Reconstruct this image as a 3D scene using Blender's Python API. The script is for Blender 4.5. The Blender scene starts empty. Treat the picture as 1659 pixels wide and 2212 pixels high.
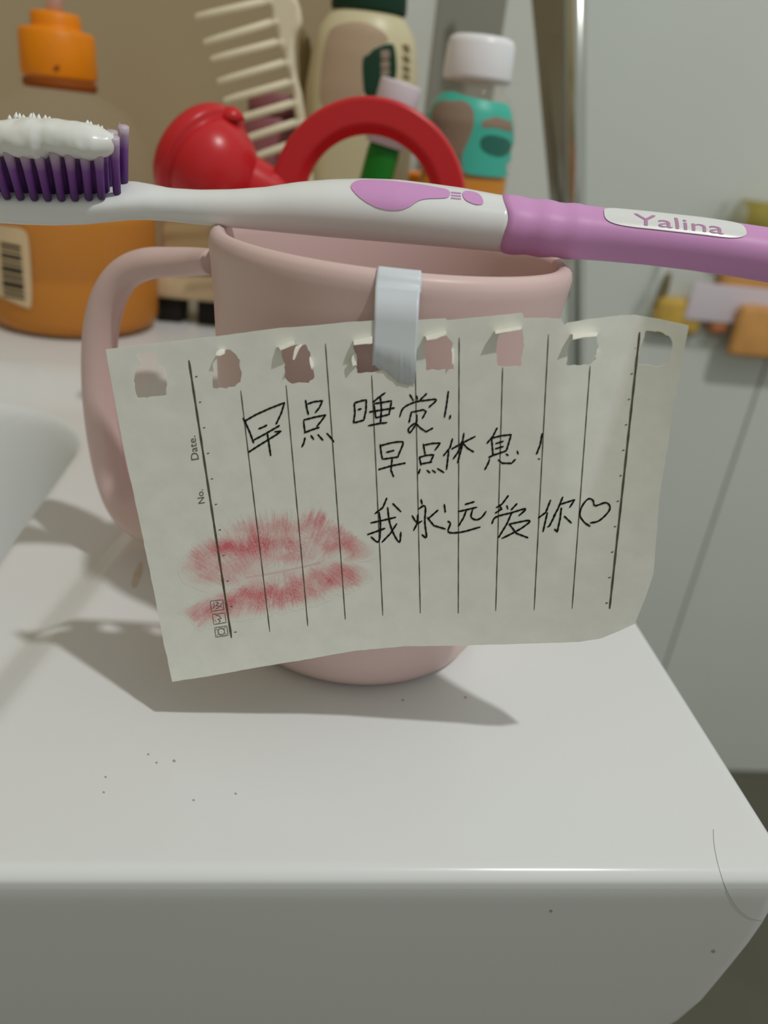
import bpy, bmesh, math, random
import numpy as np
from mathutils import Vector, Matrix
from mathutils.bvhtree import BVHTree
from mathutils.geometry import delaunay_2d_cdt
from mathutils import noise as mnoise

random.seed(4)
rng = np.random.default_rng(4)
SC = bpy.context.scene
COL = SC.collection
MM = 0.001

# ------------------------------------------------------------------ camera
W, H, F = 1659.0, 2212.0, 1660.0
CAM_H, PITCH, ROLL = 110.5, math.radians(26.57), math.radians(6.73)
_f = np.array([0, math.cos(PITCH), -math.sin(PITCH)])
_u = np.array([0, math.sin(PITCH), math.cos(PITCH)])
_x = np.array([1.0, 0, 0])
CR = math.cos(ROLL) * _x + math.sin(ROLL) * _u
CU = -math.sin(ROLL) * _x + math.cos(ROLL) * _u
CAMP = np.array([0, 0, CAM_H])
cd = bpy.data.cameras.new('camera')
cam = bpy.data.objects.new('camera', cd)
COL.objects.link(cam)
cd.sensor_fit = 'VERTICAL'
cd.sensor_height = 36.0
cd.lens = 36.0 * F / H
cd.clip_start = 0.005
cd.clip_end = 30
M = Matrix(((CR[0], CU[0], -_f[0]), (CR[1], CU[1], -_f[1]), (CR[2], CU[2], -_f[2]))).to_4x4()
M.translation = Vector(CAMP * MM)
cam.matrix_world = M
cd.dof.use_dof = True
cd.dof.focus_distance = 0.139
cd.dof.aperture_fstop = 14.5
SC.camera = cam

# ------------------------------------------------------------------ world, lamp, exposure
wd = bpy.data.worlds.new('world')
SC.world = wd
wd.use_nodes = True
wd.node_tree.nodes['Background'].inputs[0].default_value = (0.96, 1.0, 0.935, 1)
wd.node_tree.nodes['Background'].inputs[1].default_value = 0.38
SC.view_settings.view_transform = 'Standard'
SC.view_settings.look = 'None'
SC.view_settings.exposure = 0.0
SC.view_settings.gamma = 1.0
SC.view_settings.use_curve_mapping = False
LAMP = (0.66, -0.36, 1.62)
ld = bpy.data.lights.new('ceiling_bulb', 'POINT')
ld.energy = 51
ld.color = (1.0, 0.995, 0.97)
ld.shadow_soft_size = 0.032
lo = bpy.data.objects.new('ceiling_bulb', ld)
lo.location = LAMP
COL.objects.link(lo)
SC.cycles.use_denoising = True
SC.cycles.max_bounces = 10
SC.cycles.transmission_bounces = 8
SC.cycles.sample_clamp_indirect = 4.0


# ------------------------------------------------------------------ rays (mm world; deck top is z = 0)
def ray(px, py):
    return _f + (px - W / 2) / F * CR - (py - H / 2) / F * CU

def ony(px, py, y):
    d = ray(px, py)
    return CAMP + y / d[1] * d

def onz(px, py, z=0.0):
    d = ray(px, py)
    return CAMP + (z - CAM_H) / d[2] * d

def onplane(px, py, p, n):
    d = ray(px, py)
    return CAMP + d * (np.dot(np.asarray(p) - CAMP, n) / np.dot(d, n))


# ------------------------------------------------------------------ materials
def lin(c):
    return tuple((v / 12.92 if v <= 0.04045 else ((v + 0.055) / 1.055) ** 2.4) for v in [x / 255 for x in c])

def mat(name, rgb, rough=0.5, spec=0.5, metal=0.0, trans=0.0, ior=1.45, noise=0.0, nscale=200.0, bump=0.0, sss=0.0, attr=None, alpha=1.0, coat=0.0):
    m = bpy.data.materials.new(name)
    m.use_nodes = True
    nt = m.node_tree
    b = nt.nodes['Principled BSDF']
    c = lin(rgb)
    b.inputs['Base Color'].default_value = (*c, 1)
    b.inputs['Roughness'].default_value = rough
    b.inputs['Specular IOR Level'].default_value = spec
    b.inputs['Metallic'].default_value = metal
    b.inputs['Transmission Weight'].default_value = trans
    b.inputs['IOR'].default_value = ior
    b.inputs['Alpha'].default_value = alpha
    b.inputs['Coat Weight'].default_value = coat
    if sss:
        b.inputs['Subsurface Weight'].default_value = sss
        b.inputs['Subsurface Radius'].default_value = (0.002, 0.0014, 0.0012)
    tc = nt.nodes.new('ShaderNodeTexCoord')
    if noise or bump:
        n = nt.nodes.new('ShaderNodeTexNoise')
        n.inputs['Scale'].default_value = nscale
        n.inputs['Detail'].default_value = 5
        nt.links.new(tc.outputs['Object'], n.inputs['Vector'])
        if noise:
            r = nt.nodes.new('ShaderNodeValToRGB')
            r.color_ramp.elements[0].position = 0.3
            r.color_ramp.elements[1].position = 0.7
            r.color_ramp.elements[0].color = (*[v * (1 - noise) for v in c], 1)
            r.color_ramp.elements[1].color = (*[min(1, v * (1 + noise)) for v in c], 1)
            nt.links.new(n.outputs['Fac'], r.inputs['Fac'])
            nt.links.new(r.outputs['Color'], b.inputs['Base Color'])
        if bump:
            bp = nt.nodes.new('ShaderNodeBump')
            bp.inputs['Strength'].default_value = bump
            bp.inputs['Distance'].default_value = 0.0002
            nt.links.new(n.outputs['Fac'], bp.inputs['Height'])
            nt.links.new(bp.outputs['Normal'], b.inputs['Normal'])
    if attr:
        a = nt.nodes.new('ShaderNodeVertexColor')
        a.layer_name = attr
        nt.links.new(a.outputs['Color'], b.inputs['Base Color'])
    return m

def gradmat(name, stops, axis=2, span=1.0, rough=0.4, sss=0.0):
    """colour of the thing itself running along a local axis (metres from its origin)"""
    m = mat(name, (128, 128, 128), rough, sss=sss)
    nt = m.node_tree
    tc = nt.nodes.new('ShaderNodeTexCoord')
    sp = nt.nodes.new('ShaderNodeSeparateXYZ')
    mr = nt.nodes.new('ShaderNodeMapRange')
    mr.inputs['From Max'].default_value = span
    r = nt.nodes.new('ShaderNodeValToRGB')
    while len(r.color_ramp.elements) < len(stops):
        r.color_ramp.elements.new(0.5)
    for e, (p, c) in zip(r.color_ramp.elements, stops):
        e.position = p
        e.color = (*lin(c), 1)
    nt.links.new(tc.outputs['Object'], sp.inputs[0])
    nt.links.new(sp.outputs[axis], mr.inputs['Value'])
    nt.links.new(mr.outputs[0], r.inputs[0])
    nt.links.new(r.outputs[0], nt.nodes['Principled BSDF'].inputs['Base Color'])
    return m

MT = {}
MT['ceramic'] = mat('white_ceramic', (228, 231, 231), 0.2, 0.35, noise=0.015, nscale=9)
MT['pink'] = mat('pink_plastic', (226, 198, 194), 0.38, 0.4, bump=0.05, nscale=900)
MT['paper'] = mat('note_paper', (233, 235, 226), 0.85, 0.15, noise=0.035, nscale=260, bump=0.35)
MT['paperlit'] = mat('lit_flap_paper', (238, 236, 226), 0.9, 0.1, noise=0.02, nscale=700, bump=0.4)  # note paper lightened in colour for flaps turned to the lamp
MT['tape'] = mat('white_tape', (222, 229, 236), 0.33, 0.4, bump=0.1, nscale=500)
MT['ink'] = mat('black_ink', (24, 24, 20), 0.6, 0.2)
MT['rule'] = mat('ruled_line_print', (98, 90, 76), 0.8, 0.1, noise=0.25, nscale=900)
MT['print'] = mat('grey_print', (112, 104, 90), 0.8, 0.1)
MT['white'] = mat('white_plastic', (238, 241, 241), 0.24, 0.45)
MT['whitepad'] = mat('white_plate_plastic', (236, 239, 238), 0.3, 0.4)
MT['grip'] = mat('orchid_rubber', (220, 160, 216), 0.45, 0.35, bump=0.1, nscale=900)
MT['plum'] = mat('plum_print', (194, 142, 184), 0.5, 0.3)
MT['paste'] = mat('white_toothpaste', (238, 240, 236), 0.22, 0.5, sss=0.3)
MT['tuft'] = gradmat('purple_bristles', [(0.0, (70, 34, 92)), (0.25, (104, 50, 136)), (0.62, (132, 80, 162)), (0.85, (186, 160, 190)), (1.0, (204, 190, 200))], 2, 0.0128, 0.45)
MT['red'] = mat('red_plastic', (206, 38, 44), 0.3, 0.45)
MT['orange'] = mat('orange_plastic', (244, 142, 10), 0.4, 0.4, noise=0.04, nscale=90)
MT['clearbottle'] = mat('clear_bottle_plastic', (206, 196, 172), 0.06, 0.6, alpha=0.12)
MT['amber'] = mat('amber_liquid', (224, 140, 0), 0.1, 0.4, trans=0.2, ior=1.1)
MT['cream'] = mat('cream_plastic', (236, 226, 196), 0.42, 0.4)
MT['mauve'] = mat('mauve_plastic', (150, 92, 98), 0.45, 0.4)
MT['olive'] = mat('olive_brown', (128, 112, 74), 0.6, 0.3, noise=0.1, nscale=60)
MT['lotion'] = mat('beige_bottle_plastic', (216, 206, 168), 0.36, 0.4)
MT['lotionlabel'] = mat('tan_label', (186, 162, 136), 0.5, 0.3)
MT['dkgreen'] = mat('dark_green_plastic', (10, 56, 34), 0.4, 0.4)
MT['leaf'] = mat('green_tube_plastic', (20, 122, 30), 0.4, 0.4)
MT['lilac'] = mat('lilac_white_plastic', (228, 216, 224), 0.4, 0.4)
MT['capwhite'] = mat('white_cap_plastic', (246, 247, 250), 0.3, 0.45)
MT['teal'] = mat('teal_label', (72, 190, 168), 0.4, 0.4)
MT['tealdk'] = mat('dark_teal_print', (44, 112, 96), 0.45, 0.4)
MT['taupe'] = mat('taupe_print', (150, 130, 112), 0.5, 0.3)
MT['barcode'] = mat('barcode_print', (74, 66, 50), 0.6, 0.3)
MT['labelbeige'] = mat('bottle_label_paper', (222, 196, 156), 0.6, 0.3)
MT['box'] = mat('tan_carton', (206, 178, 132), 0.6, 0.3)
MT['box2'] = mat('pale_tan_plastic', (218, 196, 158), 0.5, 0.3)
MT['black'] = mat('black_rubber', (30, 26, 20), 0.6, 0.3)
MT['chrome'] = mat('chrome', (205, 208, 200), 0.24, 0.5, metal=1.0)
MT['mirror'] = mat('polished_steel', (176, 178, 170), 0.16, 0.5, metal=1.0)
MT['beigewall'] = mat('beige_wall_tile', (176, 160, 128), 0.45, 0.3, noise=0.05, nscale=6)
MT['whitewall'] = mat('white_wall_tile', (220, 224, 218), 0.35, 0.35, noise=0.02, nscale=5)
MT['wallshade'] = mat('wall_shade_grey', (150, 150, 140), 0.5, 0.3)
MT['grout'] = mat('grey_grout', (128, 130, 122), 0.9, 0.1)
MT['floor'] = mat('floor_tile', (104, 102, 88), 0.5, 0.3, noise=0.06, nscale=12)
MT['film'] = mat('clear_film', (226, 230, 222), 0.15, 0.5, alpha=0.3)
MT['khaki'] = mat('khaki_packet', (176, 160, 78), 0.5, 0.3, noise=0.08, nscale=60)
MT['ochre'] = mat('ochre_packet', (214, 176, 84), 0.5, 0.3, noise=0.12, nscale=50)
MT['apricot'] = mat('apricot_packet', (226, 166, 98), 0.5, 0.3, noise=0.1, nscale=40)
MT['coral'] = mat('coral_packet', (216, 140, 96), 0.5, 0.3, noise=0.1, nscale=40)
MT['brownspot'] = mat('brown_mark', (150, 76, 20), 0.6, 0.2)


# ------------------------------------------------------------------ object helpers
def link(name, verts, faces, m, parent=None, smooth=True, mm=True):
    me = bpy.data.meshes.new(name)
    k = MM if mm else 1.0
    me.from_pydata([tuple(float(c) * k for c in v) for v in verts], [], [tuple(int(i) for i in f) for f in faces])
    me.update()
    if smooth:
        me.polygons.foreach_set('use_smooth', [True] * len(me.polygons))
    if m is not None:
        me.materials.append(m)
    o = bpy.data.objects.new(name, me)
    COL.objects.link(o)
    if parent is not None:
        o.parent = parent
        pw = parent.get('_w')
        base = Vector(pw) if pw is not None else Vector((0, 0, 0))
        # geometry is given in world mm; keep it there although the parent sits at its own base
        o.matrix_parent_inverse = Matrix.Translation(-base)
    return o

def thing(name, label, cat, loc=(0, 0, 0), group=None):
    o = bpy.data.objects.new(name, None)
    o.empty_display_size = 0.01
    COL.objects.link(o)
    o.location = Vector(loc) * MM
    o['_w'] = [float(c) * MM for c in loc]
    o['label'] = label
    o['category'] = cat
    if group:
        o['group'] = group
    return o

def tag(o, label, cat, group=None):
    o['label'] = label
    o['category'] = cat
    if group:
        o['group'] = group
    return o

def loft(rings, cap0=True, cap1=True, close=True):
    V, Fc = [], []
    n = len(rings[0])
    for r in rings:
        V += [tuple(p) for p in r]
    for i in range(len(rings) - 1):
        for j in range(n if close else n - 1):
            a, b = i * n + j, i * n + (j + 1) % n
            Fc.append((a, b, b + n, a + n))
    if cap0:
        c = np.mean(rings[0], axis=0)
        V.append(tuple(c)); k = len(V) - 1
        Fc += [((j + 1) % n, j, k) for j in range(n)]
    if cap1:
        c = np.mean(rings[-1], axis=0)
        V.append(tuple(c)); k = len(V) - 1
        b = (len(rings) - 1) * n
        Fc += [(b + j, b + (j + 1) % n, k) for j in range(n)]
    return V, Fc

def lathe(prof, c=(0, 0, 0), n=48, sy=1.0, cap0=True, cap1=True, axis=None, rot=0.0):
    """profile of (r, z) about z through c; sy squashes in depth; axis (unit vec) reorients"""
    th = np.linspace(0, 2 * np.pi, n, endpoint=False)
    rings = []
    if axis is None:
        ex, ey, ez = np.array([math.cos(rot), math.sin(rot), 0]), np.array([-math.sin(rot), math.cos(rot), 0]), np.array([0, 0, 1.0])
    else:
        ez = np.asarray(axis, float); ez = ez / np.linalg.norm(ez)
        t = np.array([0, 0, 1.0]) if abs(ez[2]) < 0.9 else np.array([0, 1.0, 0])
        ex = np.cross(t, ez); ex /= np.linalg.norm(ex)
        ey = np.cross(ez, ex)
    for r, z in prof:
        rings.append(np.asarray(c) + np.outer(r * np.cos(th), ex) + np.outer(sy * r * np.sin(th), ey) + z * ez)
    return loft(rings, cap0, cap1)

def tube(pts, rad, n=16, flat=1.0, up=None):
    """swept tube through pts; rad scalar or list; flat squashes second axis"""
    P = np.asarray(pts, float)
    rad = np.broadcast_to(np.asarray(rad, float), (len(P),))
    th = np.linspace(0, 2 * np.pi, n, endpoint=False)
    rings = []
    ref = np.asarray(up if up is not None else (0.13, 0.9, 0.3), float)
    for i in range(len(P)):
        t = P[min(i + 1, len(P) - 1)] - P[max(i - 1, 0)]
        t /= np.linalg.norm(t)
        a = np.cross(t, ref); a /= np.linalg.norm(a)
        b = np.cross(a, t)
        rings.append(P[i] + rad[i] * (np.outer(np.cos(th), a) + flat * np.outer(np.sin(th), b)))
    return loft(rings)

def spline(pts, n=10):
    """Catmull-Rom through pts"""
    P = np.asarray(pts, float)
    P = np.vstack([2 * P[0] - P[1], P, 2 * P[-1] - P[-2]])
    out = []
    for i in range(1, len(P) - 2):
        for t in np.linspace(0, 1, n, endpoint=False):
            a, b, c, d = P[i - 1], P[i], P[i + 1], P[i + 2]
            out.append(0.5 * (2 * b + (c - a) * t + (2 * a - 5 * b + 4 * c - d) * t * t + (3 * b - a - 3 * c + d) * t ** 3))
    out.append(P[-2])
    return np.array(out)

def rbox(c, size, rot=0.0, bev=2.0, seg=3):
    """rounded box, centre c (mm), rotated about z"""
    bm = bmesh.new()
    bmesh.ops.create_cube(bm, size=1.0)
    bmesh.ops.scale(bm, vec=size, verts=bm.verts)
    if bev > 0:
        bmesh.ops.bevel(bm, geom=list(bm.edges), offset=bev, segments=seg, affect='EDGES', profile=0.5)
    bmesh.ops.rotate(bm, cent=(0, 0, 0), matrix=Matrix.Rotation(rot, 3, 'Z'), verts=bm.verts)
    bmesh.ops.translate(bm, vec=c, verts=bm.verts)
    bm.verts.index_update()
    V = [tuple(v.co) for v in bm.verts]
    Fc = [tuple(v.index for v in f.verts) for f in bm.faces]
    bm.free()
    return V, Fc

def join(*vf):
    V, Fc = [], []
    for v, f in vf:
        k = len(V)
        V += list(v)
        Fc += [tuple(i + k for i in q) for q in f]
    return V, Fc

def in_poly(P, poly):
    x, y = P[:, 0], P[:, 1]
    ins = np.zeros(len(P), bool)
    n = len(poly)
    for i in range(n):
        x0, y0 = poly[i]; x1, y1 = poly[(i + 1) % n]
        c = ((y0 > y) != (y1 > y)) & (x < (x1 - x0) * (y - y0) / ((y1 - y0) if y1 != y0 else 1e-9) + x0)
        ins ^= c
    return ins

def densify(poly, step, closed=True, jag=0.0):
    out = []
    n = len(poly)
    for i in range(n if closed else n - 1):
        a, b = np.asarray(poly[i], float), np.asarray(poly[(i + 1) % n], float)
        k = max(1, int(np.linalg.norm(b - a) / step))
        for t in range(k):
            p = a + (b - a) * t / k
            if jag and t:
                p = p + rng.normal(0, jag, 2)
            out.append(p)
    if not closed:
        out.append(np.asarray(poly[-1], float))
    return np.array(out)

def fill2d(outer, holes=(), step=12.0):
    """triangulated 2-D region with holes and a fine interior grid"""
    loops = [np.asarray(outer)] + [np.asarray(h) for h in holes]
    pts, edges = [], []
    for L in loops:
        k = len(pts)
        pts += [tuple(p) for p in L]
        edges += [(k + i, k + (i + 1) % len(L)) for i in range(len(L))]
    mn, mx = loops[0].min(0), loops[0].max(0)
    gx, gy = np.meshgrid(np.arange(mn[0] + step / 2, mx[0], step), np.arange(mn[1] + step / 2, mx[1], step))
    G = np.stack([gx.ravel(), gy.ravel()], 1)
    ok = in_poly(G, loops[0])
    for h in loops[1:]:
        ok &= ~in_poly(G, h)
    B = np.array(pts)
    G = G[ok]
    if len(G):
        dmin = np.array([np.min(((B - g) ** 2).sum(1)) for g in G])
        G = G[dmin > (0.4 * step) ** 2]
    allp = [Vector(p) for p in pts] + [Vector(g) for g in G]
    r = delaunay_2d_cdt(allp, edges, [], 0, 1e-4)
    V = np.array([tuple(v) for v in r[0]])
    T = np.array([tuple(f) for f in r[2]])
    C = V[T].mean(1)
    ok = in_poly(C, loops[0])
    for h in loops[1:]:
        ok &= ~in_poly(C, h)
    T = T[ok]
    # same winding everywhere
    a, b, c = V[T[:, 0]], V[T[:, 1]], V[T[:, 2]]
    s = (b - a)[:, 0] * (c - a)[:, 1] - (b - a)[:, 1] * (c - a)[:, 0]
    T[s > 0] = T[s > 0][:, ::-1]
    return V, T

def ribbon(poly, wid, step=3.0):
    """flat stroke along a px polyline -> px verts + quads"""
    P = densify(poly, step, closed=False)
    n = len(P)
    V, Fc = [], []
    for i in range(n):
        t = P[min(i + 1, n - 1)] - P[max(i - 1, 0)]
        t = t / (np.linalg.norm(t) + 1e-9)
        nn = np.array([-t[1], t[0]])
        w = wid * (0.85 + 0.3 * math.sin(i * 1.7 + P[0][0]) * 0.5)
        if i in (0, n - 1):
            w *= 0.6
        V += [P[i] + nn * w / 2, P[i] - nn * w / 2]
    for i in range(n - 1):
        Fc.append((2 * i, 2 * i + 1, 2 * i + 3, 2 * i + 2))
    return np.array(V), Fc

BVH = {}
def bvh_of(name, V, Fc):
    BVH[name] = BVHTree.FromPolygons([Vector(v) for v in V], [tuple(f) for f in Fc])

def on_bvh(name, px, py, off):
    d = ray(px, py)
    loc, nrm, _, _ = BVH[name].ray_cast(Vector(CAMP), Vector(d / np.linalg.norm(d)))
    if loc is None:
        return None
    if nrm.dot(Vector(d)) > 0:
        nrm = -nrm
    return np.array(loc + nrm * off)

def decal(name, target, poly, m, parent, off=0.12, step=6.0, dens=8.0, thick=0.1):
    """printed / moulded patch that lies on the surface of its thing"""
    if len(poly) > 6:
        for _ in range(2):                     # round the corners
            P = np.asarray(poly, float); Q = np.roll(P, -1, 0)
            poly = np.stack([P * 0.75 + Q * 0.25, P * 0.25 + Q * 0.75], 1).reshape(-1, 2)
    V2, T = fill2d(densify(poly, dens), (), step)
    V3 = [on_bvh(target, p[0], p[1], off) for p in V2]
    T = [t for t in T if all(V3[i] is not None for i in t)]
    V3 = [v if v is not None else np.zeros(3) for v in V3]
    used = sorted({i for t in T for i in t})
    ix = {u: k for k, u in enumerate(used)}
    return link(name, [V3[u] for u in used], [tuple(ix[i] for i in t) for t in T], m, parent)

def font_px(txt, sub=0):
    """glyph outlines of the built-in font as 2-D triangles"""
    cu = bpy.data.curves.new('glyphs', 'FONT')
    cu.body = txt
    cu.resolution_u = 3
    ob = bpy.data.objects.new('glyphs', cu)
    COL.objects.link(ob)
    dg = bpy.context.evaluated_depsgraph_get()
    me = bpy.data.meshes.new_from_object(ob.evaluated_get(dg))
    bm = bmesh.new(); bm.from_mesh(me)
    bmesh.ops.triangulate(bm, faces=bm.faces)
    if sub:
        for _ in range(sub):
            bmesh.ops.subdivide_edges(bm, edges=[e for e in bm.edges if e.calc_length() > 0.12], cuts=1)
            bmesh.ops.triangulate(bm, faces=bm.faces)
    V = np.array([(v.co.x, v.co.y) for v in bm.verts])
    bm.verts.index_update()
    T = [tuple(v.index for v in f.verts) for f in bm.faces]
    bm.free()
    bpy.data.meshes.remove(me)
    bpy.data.objects.remove(ob)
    bpy.data.curves.remove(cu)
    return V, T


# ================================================================== SETTING
YAW = math.radians(7.6)
CY, SY = math.cos(YAW), math.sin(YAW)
CORNER = np.array([81.5, 97.0])            # front right corner of the basin's top
def uv(u, v, z=0.0):                       # basin frame: u to the right, v away
    return np.array([CORNER[0] + u * CY - v * SY, CORNER[1] + u * SY + v * CY, z])

def smooth(a, b, x):
    t = np.clip((x - a) / (b - a), 0, 1)
    return t * t * (3 - 2 * t)

def wallbox(name, a, b, z0, z1, th, m):
    """upright slab from a to b (xy, mm), thickness th away from the viewer"""
    a, b = np.asarray(a, float), np.asarray(b, float)
    d = (b - a) / np.linalg.norm(b - a)
    n = np.array([-d[1], d[0]]) * th
    P = [a, b, b + n, a + n]
    V = [(*p, z0) for p in P] + [(*p, z1) for p in P]
    Fc = [(0, 1, 5, 4), (1, 2, 6, 5), (2, 3, 7, 6), (3, 0, 4, 7), (4, 5, 6, 7), (3, 2, 1, 0)]
    o = link(name, V, Fc, m, smooth=False)
    return o

def struct(o):
    o['kind'] = 'structure'
    return o

FLOOR = -820.0
VB = 428.0                                  # depth of the basin; wall behind it
def wallp(x, extra=0.0):                    # point of the back wall plane at world x
    base = uv(0, VB + 3 + extra)
    t = (x - base[0]) / CY
    return (base + t * np.array([CY, SY, 0]))[:2]

WBX = ony(1190, 430, 512)[0]
struct(wallbox('wall_back', wallp(-900), wallp(WBX), FLOOR, 1500, 70, MT['whitewall']))
struct(wallbox('trim_1', wallp(-880, -1.2), wallp(-46, -1.2), -20, 1400, 1.1, MT['beigewall']))
struct(wallbox('wall_shade_strip', wallp(ony(944, 30, 505)[0], -1.6), wallp(ony(1094, 30, 515)[0], -1.6), -20, 1400, 1.5, MT['wallshade']))  # darker strip: shade and reflection on the wall put into its colour
# far wall beyond the basin: tiles with recessed joints
def farp(x):
    return np.array([x, 1020 + 0.125 * (x - 630)])
fw = struct(wallbox('wall_right', farp(-700) + [0, 2.0], farp(2200) + [0, 2.0], FLOOR, 1500, 60, MT['grout']))
jx = ony(1554, 1075, 1005)[0]
tw, thh = 600.0, 2319.0
first = True
for i in range(-2, 3):
    for j in range(0, 1):
        x0, x1 = jx + i * tw + 1.6, jx + (i + 1) * tw - 1.6
        z0 = FLOOR + j * thh + 1.5
        t = wallbox('tile', farp(x0), farp(x1), z0, min(z0 + thh - 3, 1499), 5, MT['whitewall'])
        t.parent = fw
fl = link('floor', [(-1500, -2700, FLOOR), (2300, -2700, FLOOR), (2300, 1400, FLOOR), (-1500, 1400, FLOOR),
                    (-1500, -2700, FLOOR - 30), (2300, -2700, FLOOR - 30), (2300, 1400, FLOOR - 30), (-1500, 1400, FLOOR - 30)],
          [(0, 1, 2, 3), (7, 6, 5, 4), (0, 4, 5, 1), (1, 5, 6, 2), (2, 6, 7, 3), (3, 7, 4, 0)], MT['floor'], smooth=False)
struct(fl)
struct(wallbox('wall_left', (-900, -2600), (-900, 700), FLOOR, 1500, 60, MT['beigewall']))

# ================================================================== WASHBASIN
UMIN = -560.0
us = np.concatenate([np.linspace(UMIN, -260, 40, endpoint=False), np.arange(-260, -120, 1.6), np.linspace(-120, -5.0, 24)])
vs = np.concatenate([np.linspace(5.0, 120, 60, endpoint=False), np.linspace(120, VB, 150)])
step_a, step_b = onz(163, 1242, 0.0), onz(0, 1429, 0.0)
bz = -6.0
rim_a, rim_b = onz(165, 935, bz), onz(0, 1180, bz)
def to_uv(p):
    d = np.asarray(p[:2]) - CORNER
    return d[0] * CY + d[1] * SY, -d[0] * SY + d[1] * CY
ru0, rv0 = to_uv(rim_a)
ru1, rv1 = to_uv(rim_b)
RIMU = (ru0 + ru1) / 2 + 4.5
su0, sv0 = to_uv(onz(180, 1270, -2.5)); su1, sv1 = to_uv(onz(17, 1470, -2.5))
_, BACKV = to_uv(onz(0, 845, 0))
print('rim u', ru0, ru1, 'step u', su0, su1, 'basin back v', BACKV, 'corner', to_uv(rim_a))
def deck_z(u, v):
    # step: the right hand platform stands a little proud of the border round the bowl
    ue = su0 + (su1 - su0) * (v - sv0) / (sv1 - sv0)
    ue = np.minimum(ue, -118.0)
    fade = 1.0 - 0.0 * v
    z = bz * (1 - smooth(ue - 7, ue + 7, u)) * (1 - smooth(215, 262, v)) * fade
    # bowl: rounded rectangle, signed distance
    bx0, bx1, by0, by1, r = UMIN + 60, RIMU, 40.0, BACKV, 46.0
    cx, cy, hx, hy = (bx0 + bx1) / 2, (by0 + by1) / 2, (bx1 - bx0) / 2, (by1 - by0) / 2
    qx, qy = np.abs(u - cx) - hx + r, np.abs(v - cy) - hy + r
    d = np.hypot(np.maximum(qx, 0), np.maximum(qy, 0)) + np.minimum(np.maximum(qx, qy), 0) - r
    t = np.clip(-d / 26.0, 0, 1)
    z = z - 100 * (t * t * (3 - 2 * t)) ** 0.9 * (d < 0)
    return z
UU, VV = np.meshgrid(us, vs)
ZZ = deck_z(UU, VV)
nu, nv = len(us), len(vs)
V = [uv(UU[j, i], VV[j, i], ZZ[j, i]) for j in range(nv) for i in range(nu)]
Fc = [(j * nu + i, j * nu + i + 1, (j + 1) * nu + i + 1, (j + 1) * nu + i) for j in range(nv - 1) for i in range(nu - 1)]
# outer skirt: ring round the grid with fanned normals at the two front corners
ring = []
for j in range(nv - 1, 0, -1): ring.append((j * nu, (-1, 0)))
for a in np.linspace(0, 1, 8): ring.append((0, (-math.cos(a * math.pi / 2), -math.sin(a * math.pi / 2))))
for i in range(1, nu - 1): ring.append((i, (0, -1)))
for a in np.linspace(0, 1, 12): ring.append((nu - 1, (math.sin(a * math.pi / 2), -math.cos(a * math.pi / 2))))
for j in range(1, nv): ring.append((j * nu + nu - 1, (1, 0)))
RE = 3.0
prof = [(5 - RE + RE * math.sin(a), 5 - RE + RE * math.sin(a), -RE * (1 - math.cos(a))) for a in np.linspace(0, 1.79, 12)]
d0, z0 = prof[-1][1], prof[-1][2]
for zz in (-7, -9, -14, -20, -28, -37, -47, -58, -70, -84, -98, -112, -130, -150):
    ins = np.interp(-zz, [6, 15, 25, 40, 58, 75, 90, 110, 130, 150], [0, -2.5, -4.2, -5.6, -7.0, -6, 0, 25, 60, 110])
    prof.append((4.6 - ins, d0 - (z0 - zz) * math.tan(math.radians(12.5)) - 0.006 * (zz + 90) ** 2 * (zz < -90), zz))
prev = [r[0] for r in ring]
for ds, df, z in prof:
    cur = []
    for (idx, n) in ring:
        j, i = divmod(idx, nu)
        cur.append(len(V))
        # the side and the front taper inwards together so the corner stays a clean curve
        wu = np.clip((us[i] + 190) / 185, 0, 1) ** 1.5
        wv = np.clip((300 - vs[j]) / 295, 0, 1)
        V.append(uv(us[i] + n[0] * 4.8 * min(1, ds / 4.8 if ds > 0 and z > -RE else 1) + ((ds - 4.6) if z < -RE - 2 else 0) * wu * wv ** 3,
                    vs[j] + n[1] * 4.8 * min(1, df / 4.8 if df > 0 and z > -RE else 1) - (min(0, df - 4.8) if z < -RE else 0) * wv, z))
    for k in range(len(cur) - 1):
        if prev[k] == prev[k + 1]:
            Fc.append((prev[k], cur[k], cur[k + 1]))
        else:
            Fc.append((prev[k], cur[k], cur[k + 1], prev[k + 1]))
    prev = cur
basin = link('washbasin', V, Fc, MT['ceramic'])
bmn = bmesh.new(); bmn.from_mesh(basin.data)
bmesh.ops.recalc_face_normals(bmn, faces=bmn.faces)
bmn.to_mesh(basin.data); bmn.free()
tag(basin, 'white ceramic washbasin with broad flat rim and bowl at left', 'washbasin')

bvh_of('basin', [tuple(Vector(v.co) / MM) for v in basin.data.vertices], [tuple(p.vertices) for p in basin.data.polygons])
MT['stain'] = mat('brown_stain', (214, 202, 184), 0.3, 0.4, noise=0.1, nscale=300)
MT['speck'] = mat('dust_speck', (168, 167, 160), 0.6, 0.2)
decal('stain', 'basin', [(283, 1262), (290, 1236), (302, 1212), (310, 1218), (306, 1244), (296, 1268), (287, 1272)], MT['stain'], basin, 0.03, 5, 5)['label'] = 'faint brown stain'
for x, y, r in [(320, 1629, 3), (376, 1643, 4), (338, 1647, 3), (228, 1678, 3), (224, 1711, 3), (418, 1728, 3), (509, 1714, 3), (870, 1512, 3), (1005, 1506, 3), (1541, 2054, 5), (1190, 1967, 4)]:
    decal('speck', 'basin', [(x - r, y), (x, y - r * .7), (x + r, y), (x + r * .5, y + r), (x - r * .5, y + r * .8)], MT['speck'], basin, 0.03, 3, 3)
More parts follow.
